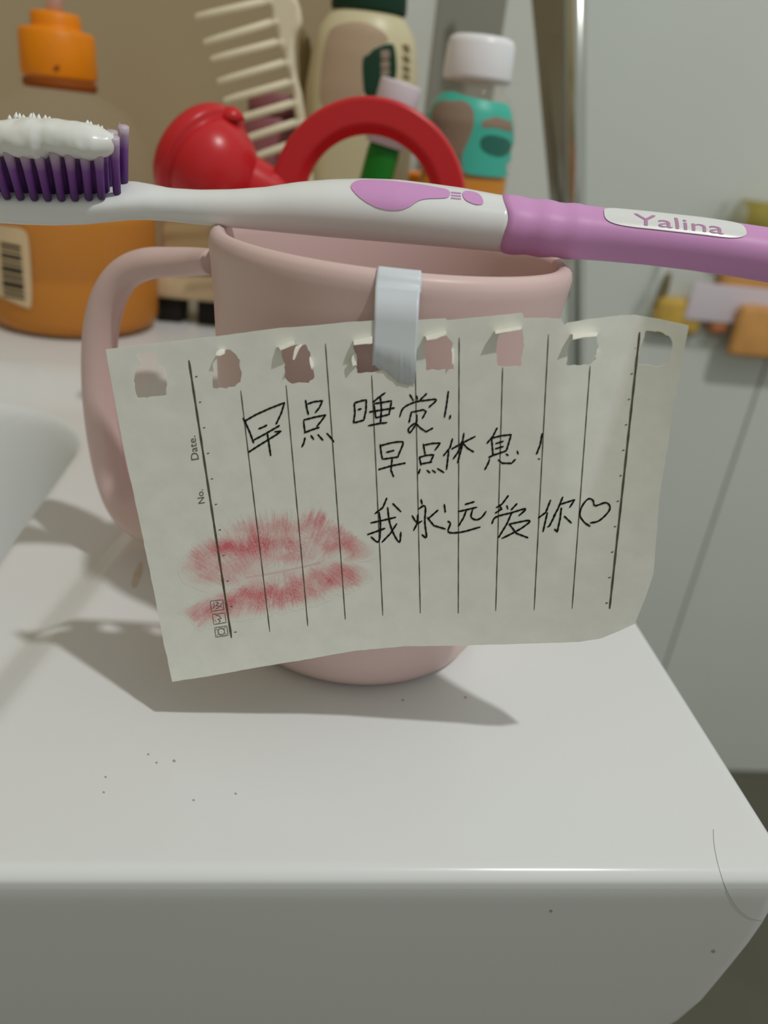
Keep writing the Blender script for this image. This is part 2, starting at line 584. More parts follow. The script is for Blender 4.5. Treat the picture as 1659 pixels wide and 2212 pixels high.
hpx = spline([(1541, 1792), (1542, 1820), (1547, 1850), (1555, 1882), (1568, 1918), (1590, 1955), (1615, 1978), (1645, 1988)], 6)
hp3 = [on_bvh('basin', x, y, 0.06) for x, y in hpx]
V, Fc = tube([q for q in hp3 if q is not None], 0.035, 6)
tag(link('hair', V, Fc, MT['speck']), 'single fine hair lying over the front edge of the washbasin', 'hair')

# ================================================================== MUG
MC = np.array([-4.5, 161.7, 0.0])
mug = thing('tooth_mug', 'pink plastic tooth mug behind the taped note', 'mug', MC)
mprof = [(0.5, 0.8), (20, 0.8), (25.5, 0.3), (27.6, 0.6), (29.6, 2.0), (31.0, 4.6), (31.7, 8.5), (32.2, 16), (32.8, 30), (33.6, 50), (34.4, 66), (35.0, 76), (35.6, 83), (36.0, 86.2), (36.1, 87.6), (35.8, 88.9), (35.1, 89.7), (34.2, 90.0), (33.3, 89.6), (32.8, 88.6), (32.5, 86.5), (32.1, 78), (31.0, 50), (30.2, 20), (29.4, 9), (27, 5.2), (22, 4), (0.5, 3.8)]
V, Fc = lathe(mprof, MC, 96)
link('mug_body', V, Fc, MT['pink'], mug)
bvh_of('mug', V, Fc)
hy = [(463, 566, 166.5), (425, 565, 172), (372, 566, 176), (318, 570, 179), (272, 590, 181.5), (240, 632, 183), (222, 690, 184), (215, 760, 184.5), (216, 850, 184.5), (227, 950, 184), (246, 1040, 183), (272, 1098, 181.5), (312, 1134, 178), (368, 1155, 174), (430, 1165, 170), (500, 1172, 166)]
hp = spline([ony(*q) for q in hy], 6)
hr = np.interp(np.linspace(0, 1, len(hp)), [0, 0.08, 0.2, 0.38, 0.6, 0.75, 1], [2.6, 3.0, 3.5, 4.1, 4.2, 4.2, 3.9])
V, Fc = tube(hp, hr, 20, 1.15, up=(0.1, 1, 0))
link('handle', V, Fc, MT['pink'], mug)

# ================================================================== NOTE
NP0, NN = np.array([0, 114.4, 0.0]), np.array([0, 1.0, -0.105])
NN = NN / np.linalg.norm(NN)
def note_pt(px, py, eps=0.0):
    """point of the slightly curled sheet seen at this pixel, eps mm in front of it"""
    p = onplane(px, py, NP0, NN)
    fx = 1388 - (py - 690) * 0.30                  # crease running down from the top right corner
    fade = max(0.0, 1 - (py - 690) / 520.0)
    dy = 2.2 * fade * min(max(0.0, (px - 1215) / (fx - 1215)), 1.0) if fx > 1216 else 0.0
    if px > fx:
        dy -= (px - fx) / 90.0 * (2.6 * fade + 0.5)
    dy += 0.35 * math.sin(px / 170.0 + 0.6) * math.sin(py / 210.0) + 0.05 * mnoise.noise(Vector((px / 60, py / 60, 1)))
    dy += 1.6 * max(0, (px - 1180) / 200) ** 2 * max(0, (py - 1230) / 150) * 0.5 if py > 1230 and px > 1180 else 0
    d = ray(px, py)
    p = p + d / d[1] * dy
    n = d / np.linalg.norm(d)
    return p - n * eps

outer = [(228, 755), (300, 746), (392, 736), (481, 725), (601, 709), (671, 704), (740, 697), (810, 692), (910, 691), (962, 688), (966, 692), (1040, 685), (1128, 676), (1133, 688), (1180, 687), (1212, 689), (1219, 703),
         (1224, 698), (1268, 690), (1331, 683), (1371, 680), (1428, 690), (1488, 704), (1482, 737), (1473, 785), (1463, 840), (1456, 869), (1441, 974), (1431, 1031), (1423, 1088), (1418, 1160), (1412, 1239), (1398, 1280), (1384, 1316), (1372, 1347),
         (1340, 1362), (1299, 1379), (1250, 1387), (1120, 1391), (980, 1395), (873, 1396), (765, 1406), (671, 1423), (560, 1441), (460, 1459), (372, 1473), (352, 1380), (335, 1290), (300, 1120), (260, 930)]
def cA(L): return [(x / 3.77 + 220, y / 3.77 + 680) for x, y in L]
def cB(L): return [(x / 1.843 + 400, y / 1.843 + 440) for x, y in L]
def cC(L): return [(x / 3.318 + 1000, y / 3.318 + 660) for x, y in L]
holes = [cA([(258, 540), (272, 470), (300, 420), (312, 380), (275, 318), (430, 300), (462, 335), (445, 395), (500, 415), (522, 450), (530, 520), (525, 655), (292, 678), (278, 650)]),
         cA([(905, 600), (900, 540), (908, 470), (902, 395), (960, 340), (1000, 318), (1010, 282), (1070, 305), (1125, 370), (1120, 410), (1140, 470), (1130, 545), (1080, 585), (990, 600)]),
         cB([(385, 580), (400, 570), (440, 562), (480, 560), (497, 590), (498, 630), (512, 670), (515, 690), (490, 715), (455, 712), (425, 718), (395, 690), (397, 640), (384, 610)]),
         cB([(668, 565), (720, 558), (785, 556), (795, 610), (792, 660), (745, 672), (685, 675), (683, 640), (680, 600)]),
         cB([(960, 545), (1000, 540), (1040, 525), (1066, 556), (1062, 600), (1070, 660), (960, 665), (958, 625), (949, 598)]),
         cB([(1248, 522), (1300, 508), (1342, 500), (1350, 560), (1338, 610), (1340, 645), (1290, 650), (1245, 648), (1237, 590)]),
         cC([(785, 245), (860, 228), (955, 215), (976, 320), (950, 380), (910, 425), (740, 430), (748, 370), (736, 310)]),
         cC([(1310, 180), (1420, 190), (1490, 235), (1500, 260), (1490, 330), (1465, 420), (1380, 440), (1330, 425), (1250, 420), (1240, 405), (1262, 370), (1290, 250)])]
note = thing('paper_note', 'torn ruled paper note with black handwriting taped to pink mug', 'note', (0, 120, 40))
outd = densify(outer, 12, jag=0.3)
holed = [densify(h, 6, jag=0.9) for h in holes]
V2, T = fill2d(outd, holed, 13)
V3 = np.array([note_pt(x, y) for x, y in V2])
# real thickness: back skin + edge walls
back = V3 + np.array([0, 0.11, 0])
n = len(V3)
Fc = [tuple(t) for t in T] + [tuple(t[::-1] + n) for t in T]
wallv = []
ec = {}
for t in T:
    for a, b in ((t[0], t[1]), (t[1], t[2]), (t[2], t[0])):
        ec[(a, b)] = 1
for (a, b) in list(ec):
    if (b, a) not in ec:
        k = 2 * n + len(wallv)
        wallv += [V3[b], V3[a], back[a], back[b]]
        Fc.append((k, k + 1, k + 2, k + 3))
link('paper_sheet', list(V3) + list(back) + wallv, Fc, MT['paper'], note)

def note_mesh(name, vf, m, parent, eps=0.05, label=None):
    V, Fc = vf
    o = link(name, [note_pt(x, y, eps) for x, y in V], Fc, m, parent, smooth=False)
    if label:
        o['label'] = label
    return o
def joinr(items):
    V, Fc = [], []
    for v, f in items:
        k = len(V)
        V += [tuple(p) for p in v]
        Fc += [tuple(i + k for i in q) for q in f]
    return V, Fc

# ruled lines: two heavy margins with tick dots, nine fine rules
rules = [((408, 778), (500, 1378), 5.2), ((520, 843), (583, 1365), 2.6), ((618, 832), (665, 1352), 2.6), ((703, 742), (746, 1338), 2.6), ((803, 810), (827, 1330), 2.5), ((897, 790), (908, 1325), 2.5),
         ((992, 729), (990, 1325), 2.5), ((1086, 793), (1071, 1320), 2.5), ((1185, 722), (1154, 1318), 2.5), ((1275, 790), (1236, 1315), 2.5), ((1382, 717), (1317, 1315), 5.0)]
for k, (a, b, w) in enumerate(rules):
    items = [ribbon([a, b], w, 14)]
    if w > 4:
        side = 10 if k == 0 else -8
        for t in np.linspace(0.06, 0.98, 11):
            c = np.asarray(a) + (np.asarray(b) - a) * t
            items.append(ribbon([(c[0] + side - 2, c[1]), (c[0] + side + 3, c[1] - 1)], 4.0, 3))
    note_mesh('ruled_line', joinr(items), MT['rule'], note, 0.06)

# printed words and little boxes along the left margin
def put_text(name, txt, origin, ex, ey, m, parent, mapper):
    V, T = font_px(txt)
    P = [np.asarray(origin) + v[0] * np.asarray(ex) + v[1] * np.asarray(ey) for v in V]
    return link(name, [mapper(p[0], p[1]) for p in P], T, m, parent, smooth=False)
nm = lambda x, y: note_pt(x, y, 0.06)
dv = np.array([-0.152, -0.988]); dn = np.array([-0.988, 0.152])
put_text('printed_word', 'Date.', (430, 994), dv * 25, dn * 24, MT['print'], note, nm)['label'] = 'printed word Date.'
put_text('printed_word', 'No.', (443, 1088), dv * 21, dn * 21, MT['print'], note, nm)['label'] = 'printed word No.'
def cD(L): return [(x / 3.318 + 360, y / 3.318 + 1050) for x, y in L]
boxes = [([(312, 825), (402, 815), (410, 885), (322, 898), (312, 825)], [[(335, 835), (345, 860), (330, 880)], [(350, 832), (375, 838), (352, 858), (385, 862), (395, 835)], [(350, 880), (372, 872), (378, 858)], [(385, 870), (398, 866)]]),
         ([(328, 920), (418, 910), (426, 978), (338, 992), (328, 920)], [[(350, 925), (375, 930), (392, 948), (365, 955), (385, 968), (372, 984)], [(345, 960), (358, 975)]]),
         ([(344, 1015), (432, 1003), (440, 1070), (352, 1083), (344, 1015)], [[(392 + 24 * math.cos(a), 1043 + 24 * math.sin(a)) for a in np.linspace(0, 6.28, 14)], [(352, 1025), (366, 1030)], [(425, 1012), (412, 1022)], [(358, 1072), (372, 1062)], [(430, 1062), (416, 1058)]])]
for o_, inner in boxes:
    note_mesh('printed_box', joinr([ribbon(cD(o_), 1.7, 4)] + [ribbon(cD(s), 2.2, 3) for s in inner]), MT['print'], note, 0.06)

# handwriting: one part per character
def qA(L): return [(x / 3.77 + 500, y / 3.77 + 820) for x, y in L]
def qB(L): return [(x / 2.86 + 780, y / 2.86 + 820) for x, y in L]
HW = [
    (qA, [[(92, 312), (112, 345), (150, 430), (182, 518)], [(100, 342), (200, 285), (310, 235), (432, 188), (405, 275), (362, 365)], [(218, 402), (262, 385), (292, 368)], [(182, 492), (270, 445), (330, 410), (395, 372)],
          [(350, 425), (405, 420), (360, 452), (290, 495), (210, 545), (138, 592)], [(292, 440), (305, 520), (320, 622)]]),
    (qA, [[(603, 165), (615, 240), (628, 288)], [(615, 200), (672, 180), (742, 172), (715, 230), (680, 272)], [(588, 335), (592, 380), (600, 430)], [(585, 330), (680, 305), (768, 288), (725, 345), (692, 385)], [(590, 435), (650, 410), (718, 388)],
          [(600, 470), (590, 515), (572, 552)], [(645, 452), (672, 490)], [(702, 445), (748, 497)], [(775, 435), (812, 475), (836, 510)]]),
    (qA, [[(1000, 190), (1006, 270), (994, 356)], [(1000, 190), (1060, 172), (1098, 165), (1096, 250), (1078, 330), (1000, 352)], [(1028, 246), (1062, 236)], [(1255, 105), (1205, 140), (1148, 188)], [(1212, 135), (1222, 240), (1214, 352)],
          [(1160, 196), (1240, 184), (1308, 172)], [(1120, 264), (1230, 246), (1332, 230)], [(1160, 200), (1176, 312)], [(1304, 178), (1282, 290)], [(1172, 312), (1282, 284)], [(1112, 376), (1200, 358), (1270, 350)]]),
    (qB, [[(300, 90), (325, 132)], [(342, 98), (350, 126)], [(408, 84), (362, 128)], [(238, 232), (262, 175), (330, 140), (400, 128), (466, 124), (418, 172)], [(312, 196), (296, 268)], [(310, 202), (385, 186), (402, 196), (378, 242)],
          [(346, 216), (340, 270), (302, 328), (294, 302), (332, 268)], [(334, 266), (368, 300), (402, 322), (446, 298)]]),
    (qB, [[(540, 70), (528, 160), (515, 235)], [(553, 218), (547, 246)]]),
    (qB, [[(118, 398), (124, 450), (132, 492)], [(120, 408), (190, 390), (245, 384), (260, 394), (238, 450), (226, 482)], [(154, 450), (206, 437)], [(132, 492), (228, 478)], [(106, 556), (190, 532), (276, 515)], [(192, 490), (185, 560), (202, 602)]]),
    (qB, [[(384, 395), (396, 462)], [(384, 406), (440, 394), (490, 392), (455, 438)], [(360, 480), (372, 532)], [(356, 482), (400, 468), (450, 464), (428, 510)], [(366, 522), (440, 508)], [(366, 550), (354, 584)], [(405, 558), (427, 577)], [(438, 558), (462, 576)], [(470, 548), (515, 576)]]),
    (qB, [[(566, 362), (550, 420), (508, 472)], [(542, 438), (528, 558)], [(558, 430), (632, 388), (708, 350)], [(636, 328), (622, 420), (596, 516)], [(622, 398), (598, 450), (568, 492)], [(618, 382), (658, 424), (698, 448)]]),
    (qB, [[(842, 296), (815, 350), (776, 396)], [(806, 358), (816, 470)], [(804, 362), (870, 346), (928, 340), (898, 440)], [(830, 396), (882, 380)], [(828, 428), (882, 412)], [(786, 482), (820, 466), (898, 440)], [(796, 488), (784, 520), (764, 558)],
          [(846, 494), (872, 516), (930, 517), (956, 490)], [(894, 458), (912, 470)], [(964, 438), (972, 462)]]),
    (qB, [[(1120, 330), (1108, 400), (1084, 462)], [(1092, 488), (1106, 492)]]),
    (qB, [[(160, 730), (135, 790), (84, 830)], [(58, 886), (140, 868), (216, 850)], [(112, 818), (120, 900), (114, 985), (98, 1002), (60, 970)], [(38, 958), (90, 940), (150, 918)], [(164, 788), (176, 880), (205, 960), (238, 1004), (246, 940)], [(222, 888), (182, 950), (128, 1006)], [(194, 764), (248, 818)]]),
    (qB, [[(370, 738), (378, 772)], [(350, 802), (396, 782), (394, 880), (404, 974), (374, 956)], [(314, 838), (334, 872), (352, 888), (378, 872)], [(352, 830), (346, 890), (324, 934)], [(478, 804), (412, 862)], [(408, 850), (450, 902), (524, 924)]]),
    (qB, [[(514, 768), (521, 822)], [(534, 874), (552, 890), (540, 942), (620, 942), (738, 910)], [(640, 772), (702, 754)], [(598, 816), (660, 802), (718, 788)], [(652, 804), (634, 852), (600, 908)], [(690, 800), (680, 848), (712, 866), (746, 850), (774, 812)]]),
    (qB, [[(912, 714), (872, 768), (834, 792)], [(828, 826), (866, 800)], [(856, 778), (872, 806)], [(900, 776), (908, 802)], [(966, 764), (926, 806)], [(808, 892), (832, 850), (930, 822), (1018, 798), (974, 842)], [(932, 820), (902, 890), (848, 978)], [(918, 892), (1042, 870), (1000, 912), (930, 952), (868, 982)], [(914, 890), (960, 950), (1034, 978)]]),
    (qB, [[(1172, 742), (1142, 820), (1094, 856)], [(1152, 820), (1138, 880), (1124, 942)], [(1248, 722), (1216, 800), (1188, 850)], [(1226, 772), (1320, 742), (1288, 792)], [(1238, 790), (1230, 860), (1212, 942), (1194, 922)], [(1202, 830), (1164, 904), (1150, 912)], [(1254, 842), (1302, 888)]]),
    (qB, [[(1440, 780), (1432, 745), (1402, 738), (1366, 782), (1352, 835), (1378, 880), (1418, 908)], [(1414, 886), (1470, 872), (1526, 820), (1538, 784), (1512, 760), (1456, 778), (1440, 776)]]),
]
for mp, strokes in HW:
    k = 4.6 if mp is qA else 4.4
    items = []
    for s in strokes:
        P = mp(s)
        if len(P) > 2:
            P = [tuple(q) for q in (spline(P, 4) if mp is qB and len(P) > 4 else np.array(P))]
        items.append(ribbon(P, k, 3))
    note_mesh('handwritten_character', joinr(items), MT['ink'], note, 0.08)
# lipstick kiss print: density field of two lips with fine radial streaks
paper_l, lip_l = np.array(lin((233, 235, 226))), np.array(lin((214, 92, 108)))
gx = np.arange(385, 812, 2.4); gy = np.arange(1078, 1372, 2.4)
GX, GY = np.meshgrid(gx, gy)
up_top = np.interp(GX, [385, 415, 450, 520, 600, 690, 740, 775, 810], [1225, 1180, 1150, 1118, 1104, 1098, 1130, 1160, 1182])
up_bot = np.interp(GX, [385, 430, 480, 540, 620, 700, 760, 810], [1252, 1278, 1280, 1268, 1246, 1232, 1222, 1206])
lo_top = np.interp(GX, [395, 450, 500, 560, 640, 720, 770, 810], [1316, 1284, 1262, 1240, 1222, 1204, 1216, 1234])
lo_bot = np.interp(GX, [395, 430, 480, 540, 600, 680, 740, 780, 810], [1326, 1362, 1345, 1338, 1326, 1306, 1288, 1268, 1250])
den = np.zeros_like(GX)
grain = rng.normal(0, 0.07, GX.shape)
for (t_, b_, cx, cy, fan) in ((up_top, up_bot, 600, 1330, 1), (lo_top, lo_bot, 600, 1150, -1)):
    hgt = np.maximum(b_ - t_, 1)
    s = (GY - t_) / hgt
    ang = np.arctan2(GX - cx, (cy - GY) * fan) * 420
    rad = np.hypot(GX - cx, GY - cy)
    jit = np.array([[mnoise.noise(Vector((a / 7.0, 0.3, fan))) for a in row] for row in ang[:, :]])
    s = s + 0.13 * jit
    env = np.clip(s / 0.14, 0, 1) * np.clip((1 - s) / 0.22, 0, 1)
    streak = np.array([[mnoise.noise(Vector((a / 4.6, r / 42.0, 2.0))) + 0.6 * mnoise.noise(Vector((a / 2.2, r / 20.0, 5.0))) for a, r in zip(ra, rr)] for ra, rr in zip(ang, rad)])
    blot = np.array([[mnoise.noise(Vector((x / 34.0, y / 26.0, 7.7 * fan))) for x, y in zip(rx, ry)] for rx, ry in zip(GX, GY)])
    core = np.exp(-((s - (0.42 if fan > 0 else 0.5)) / 0.27) ** 2)
    d = env * np.clip(0.26 + 0.40 * core * (np.where(GX < 580, 1.0, 0.62) if fan > 0 else np.exp(-((GX - 640) / 150) ** 2) * 0.7 + 0.45) + 0.25 * streak + 0.40 * blot + grain, 0.10, 1)
    d *= np.clip((GX - 385) / 40, 0, 1) * np.clip((812 - GX) / 50, 0, 1)
    den = np.maximum(den, d)
# the dark seam between the lips
seam = np.interp(GX, [530, 580, 640, 690], [1248, 1240, 1228, 1216])
den = np.maximum(den, 0.55 * np.exp(-((GY - seam) / 2.6) ** 2) * ((GX > 532) & (GX < 690)))
lightmid = np.exp(-(((GX - 560) / 120) ** 2 + ((GY - 1225) / 26) ** 2))
den = np.clip(den * (1 - 0.3 * lightmid), 0, 0.95)
idx = -np.ones(GX.shape, int); V, Cc, Fc = [], [], []
keep = den > 0.02
for j in range(GX.shape[0]):
    for i in range(GX.shape[1]):
        nb = keep[max(0, j - 1):j + 2, max(0, i - 1):i + 2].any()
        if nb:
            idx[j, i] = len(V)
            V.append(note_pt(GX[j, i], GY[j, i], 0.03))
            Cc.append(paper_l * (1 - den[j, i]) + lip_l * den[j, i])
for j in range(GX.shape[0] - 1):
    for i in range(GX.shape[1] - 1):
        q = (idx[j, i], idx[j + 1, i], idx[j + 1, i + 1], idx[j, i + 1])
        if min(q) >= 0:
            Fc.append(q)
MT['lip'] = mat('lipstick', (200, 80, 90), 0.85, 0.15, bump=0.35, nscale=260, attr='col')
lipo = link('lip_print', V, Fc, MT['lip'], note)
ca = lipo.data.color_attributes.new('col', 'FLOAT_COLOR', 'POINT')
ca.data.foreach_set('color', np.concatenate([np.array(Cc), np.ones((len(Cc), 1))], 1).ravel())
lipo['label'] = 'red lipstick kiss print'

# curled torn flaps over the holes, they catch the lamp
def flap(pts, out):
    """pts px: attached edge first half, free edge second half (same count); out mm towards the viewer"""
    k = len(pts) // 2
    a = [note_pt(x, y, 0.03) for x, y in pts[:k]]
    b = [note_pt(x, y, out) for x, y in pts[k:]]
    mid = [(p + q) / 2 + np.array([0, -0.12 * out, 0.25 * out]) for p, q in zip(a, b)]
    V = a + mid + b
    Fc = []
    for r in range(2):
        for i in range(k - 1):
            Fc.append((r * k + i, r * k + i + 1, (r + 1) * k + i + 1, (r + 1) * k + i))
    return link('torn_flap', V, Fc, MT['paperlit'], note)
flap(cB([(362, 572), (400, 556), (432, 548), (380, 584), (408, 573), (436, 560)]), 1.5)
flap(cB([(440, 568), (456, 562), (469, 560), (428, 620), (434, 622), (440, 612)]), 1.6)
flap(cB([(500, 612), (510, 630), (512, 650), (494, 615), (497, 640), (505, 662)]), 0.9)
flap(cB([(668, 545), (705, 536), (745, 527), (672, 563), (708, 559), (745, 556)]), 1.5)
flap(cB([(682, 598), (680, 620), (684, 645), (664, 608), (662, 625), (668, 648)]), 1.0)
flap(cB([(950, 528), (990, 518), (1036, 508), (962, 544), (1000, 538), (1040, 520)]), 1.6)
flap(cB([(1068, 575), (1072, 600), (1068, 640), (1060, 580), (1063, 600), (1062, 640)]), 0.8)
flap(cC([(222, 186), (300, 170), (420, 158), (232, 204), (312, 190), (415, 172)]), 1.7)
flap(cC([(772, 205), (860, 196), (965, 205), (788, 245), (868, 228), (958, 220)]), 2.0)
flap(cC([(972, 300), (975, 335), (955, 380), (960, 320), (958, 345), (940, 376)]), 0.9)
flap(cA([(955, 285), (980, 275), (1005, 290), (925, 330), (960, 335), (1000, 318)]), 1.3)

# ================================================================== TAPE over the rim
tape_prof = []
tp = [(815, 574, 'L'), (908, 590, 'R')]
def tape_pt(px, py, off):
    q = note_pt(px, py, off)
    return q
L0, R0 = (813, 600), (909, 612)
TX0, TX1 = ony(813, 600, 126.2)[0], ony(910, 612, 126.2)[0]
rows = []
# inside the mug, over the rim, down the front, onto the note
for (rr, z) in [(31.75, 80), (32.0, 84), (32.2, 87), (32.7, 89.0), (33.5, 90.0), (34.3, 90.35), (35.3, 90.05), (36.25, 88.9), (36.7, 87.2)]:
    row = []
    for t in np.linspace(0, 1, 17):
        xw = TX0 + t * (TX1 - TX0)
        ang = math.asin((xw - MC[0]) / 36.0)
        row.append(np.array([MC[0] + rr * math.sin(ang), MC[1] - rr * math.cos(ang), z]))
    rows.append(row)
ztop = rows[-1][0][2]
Lp = [(811, 620), (808, 690), (806, 740), (804, 788)]
Rp = [(907, 630), (903, 700), (900, 760), (897, 826)]
torn = [0, 3, -1, 5, 3, 2, 0]
for q, (a, b) in enumerate(zip(Lp, Rp)):
    row = []
    for i, t in enumerate(np.linspace(0, 1, 17)):
        x = a[0] + (b[0] - a[0]) * t
        y = a[1] + (b[1] - a[1]) * t
        if q == 3:
            y = np.interp(t, [0, .25, .45, .62, .75, 1], [790, 797, 812, 824, 829, 826]) + rng.normal(0, 1.6)
        row.append(note_pt(x, y, 0.25 if q else 0.6))
    rows.append(row)
nr, nc = len(rows), 17
V = [p for r in rows for p in r]
Fc = [(j * nc + i, j * nc + i + 1, (j + 1) * nc + i + 1, (j + 1) * nc + i) for j in range(nr - 1) for i in range(nc - 1)]
tape = link('tape_strip', V, Fc, MT['tape'])
tag(tape, 'white tape strip folded over pink mug rim holding the note', 'tape')
sm = tape.modifiers.new('thickness', 'SOLIDIFY'); sm.thickness = 0.00012; sm.offset = 0

# ================================================================== TOOTHBRUSH
YB, RHO = 158.0, math.radians(22)
UPV, WV = np.array([0, -math.sin(RHO), math.cos(RHO)]), np.array([0, math.cos(RHO), math.sin(RHO)])
PHI = RHO + math.radians(6)
ST = [(-70, 396, 462, 1.5, 2.6), (-60, 388, 472, 1.7, 3.0), (-30, 385, 478, 1.95, 3.4), (0, 384, 481, 2.0, 3.6), (60, 387, 485, 2.05, 3.6), (130, 390, 487, 2.05, 3.6), (200, 391, 485, 2.05, 3.4), (250, 390, 480, 1.95, 3.2), (285, 391, 476, 1.75, 3.0), (320, 397, 475, 1.4, 2.7),
      (365, 406, 478, 1.15, 2.4), (430, 410, 485, 1.02, 2.3), (500, 409, 492, 1.0, 2.3), (570, 404, 499, 1.0, 2.3), (640, 393, 506, 1.05, 2.3), (710, 387, 513, 1.1, 2.3), (780, 385, 519, 1.15, 2.3), (850, 387, 525, 1.2, 2.4), (920, 395, 531, 1.2, 2.4), (990, 405, 537, 1.15, 2.4),
      (1060, 418, 543, 1.1, 2.4), (1110, 426, 547, 1.1, 2.4), (1200, 438, 555, 1.1, 2.4), (1300, 451, 561, 1.1, 2.5), (1400, 461, 570, 1.1, 2.5), (1500, 472, 582, 1.1, 2.5), (1600, 486, 597, 1.1, 2.5), (1680, 498, 611, 1.1, 2.4), (1780, 514, 629, 1.1, 2.4), (1840, 528, 636, 1.05, 2.3), (1870, 545, 628, 1.0, 2.2)]
ST = np.array(ST, float)
def station(px):
    t, b, k, e = [np.interp(px, ST[:, 0], ST[:, i]) for i in range(1, 5)]
    P0, P1 = ony(px, t, YB), ony(px, b, YB)
    he = (P0[2] - P1[2]) / 2
    c = ony(px, (t + b) / 2, YB)
    # superellipse support in the viewing direction
    th = np.linspace(0, 2 * np.pi, 200)
    sx = np.sign(np.cos(th)) * np.abs(np.cos(th)) ** (2 / e) * k
    sy_ = np.sign(np.sin(th)) * np.abs(np.sin(th)) ** (2 / e)
    ext = np.max(sx * math.sin(PHI) + sy_ * math.cos(PHI))
    ah = he / ext
    return c, ah, ah * k, e
def ringat(px, n=40, grow=0.0, shift=None):
    th = np.linspace(0, 2 * np.pi, n, endpoint=False)
    out = []
    for a in th:
        q = px + (shift(a) if shift else 0)
        c, ah, aw, e = station(q)
        cs, sn = math.cos(a), math.sin(a)
        out.append(c + WV * (aw + grow) * np.sign(cs) * abs(cs) ** (2 / e) + UPV * (ah + grow) * np.sign(sn) * abs(sn) ** (2 / e))
    return np.array(out)
brush = thing('toothbrush', 'toothbrush with white neck and orchid grip lying across pink mug', 'toothbrush', ony(830, 520, YB))
pxs = np.concatenate([np.arange(-70, 330, 8), np.arange(330, 1110, 15)])
V, Fc = loft([ringat(p) for p in pxs])
link('brush_body', V, Fc, MT['white'], brush)
bvh_of('brush', V, Fc)
jag = lambda a: 6 * math.sin(3 * a + 0.6) - 7 * math.sin(a)
gp = list(np.arange(1088, 1880, 14))
gr = [ringat(gp[0], 56, -0.15, jag), ringat(gp[0] + 1.5, 56, 0.22, jag)] + [ringat(p, 56, 0.25 + (0.14 * math.sin(p * 0.35) if 1100 < p < 1260 else 0), lambda a, p=p: jag(a) * max(0, 1 - (p - 1088) / 60)) for p in gp[1:]]
V, Fc = loft(gr)
link('grip', V, Fc, MT['grip'], brush)['label'] = 'orchid rubber grip'
bvh_of('grip', V, Fc)
pad = [(754, 402), (772, 390), (800, 389), (840, 391), (900, 398), (940, 405), (972, 411), (972, 428), (945, 430), (918, 430), (900, 436), (886, 447), (866, 454), (842, 455), (815, 449), (790, 437), (770, 422)]
decal('thumb_pad', 'brush', pad, MT['grip'], brush, 0.16, 5, 6)['label'] = 'orchid rubber thumb pad'
decal('thumb_pad', 'brush', [(998, 413), (1025, 415), (1040, 424), (1046, 442), (1030, 444), (1010, 437), (1000, 428)], MT['grip'], brush, 0.16, 4, 5)['label'] = 'small orchid rubber inset'
for k in range(3):
    y = 416 + k * 6
    decal('pad_rib', 'brush', [(974, y - 1), (996, y + 1), (996, y + 3.4), (974, y + 1.4)], MT['grip'], brush, 0.12, 5, 5)
def grip_pt(px, a, off):
    c, ah, aw, e = station(px)
    cs, sn = math.cos(a), math.sin(a)
    return c + WV * (aw + off) * np.sign(cs) * abs(cs) ** (2 / e) + UPV * (ah + off) * np.sign(sn) * abs(sn) ** (2 / e)
pl = []
PA0, PA1 = math.radians(68), math.radians(129)
for t in np.linspace(0, 2 * np.pi, 90, endpoint=False):
    cx_, sy2 = math.cos(t), math.sin(t)
    pl.append((1438 + 149 * np.sign(cx_) * abs(cx_) ** 0.35, (PA0 + PA1) / 2 * 100 + (PA1 - PA0) / 2 * 100 * np.sign(sy2) * abs(sy2) ** 0.7))
V2, T = fill2d(np.array(pl), (), 5)
link('name_plate', [grip_pt(p[0], p[1] / 100, 0.42) for p in V2], T, MT['whitepad'], brush)['label'] = 'white oval name plate'
V2, T2 = font_px('Yalina', 3)
txw = V2[:, 0].max()
link('printed_name', [grip_pt(1352 + v[0] / txw * 186, math.radians(121) - v[1] * math.radians(46), 0.5) for v in V2], T2, MT['plum'], brush, smooth=False)['label'] = 'plum lettering Yalina'

# bristle tufts: four rows, each tuft a part; they stand on the head and share one mesh
tl = 12.6
bm_rings = []
for h, r in ((0, 0.66), (0.4, 0.76), (4, 0.78), (8, 0.84), (11, 0.95), (tl, 1.0)):
    th = np.linspace(0, 2 * np.pi, 9, endpoint=False)
    bm_rings.append(np.stack([r * np.cos(th), r * np.sin(th), 0 * th + h], 1))
TV, TF = loft(bm_rings)
# a few split bristle ends on top
for k in range(9):
    a = rng.uniform(0, 6.28); rr = rng.uniform(0.2, 0.95)
    c = np.array([rr * math.cos(a), rr * math.sin(a), tl - 0.4])
    tip = c + np.array([rng.normal(0, .18), rng.normal(0, .18), rng.uniform(0.5, 1.1)])
    k0 = len(TV)
    TV += [tuple(c + [0.13, 0, 0]), tuple(c + [-0.07, 0.11, 0]), tuple(c + [-0.07, -0.11, 0]), tuple(tip)]
    TF += [(k0, k0 + 1, k0 + 3), (k0 + 1, k0 + 2, k0 + 3), (k0 + 2, k0, k0 + 3)]
tme = bpy.data.meshes.new('bristle_tuft')
tme.from_pydata([tuple(np.asarray(v) * MM) for v in TV], [], TF)
tme.polygons.foreach_set('use_smooth', [True] * len(tme.polygons))
tme.materials.append(MT['tuft'])
hole_me = None
cols = [266, 239, 213, 184, 156, 128, 100, 71, 43, 14, -15, -43]
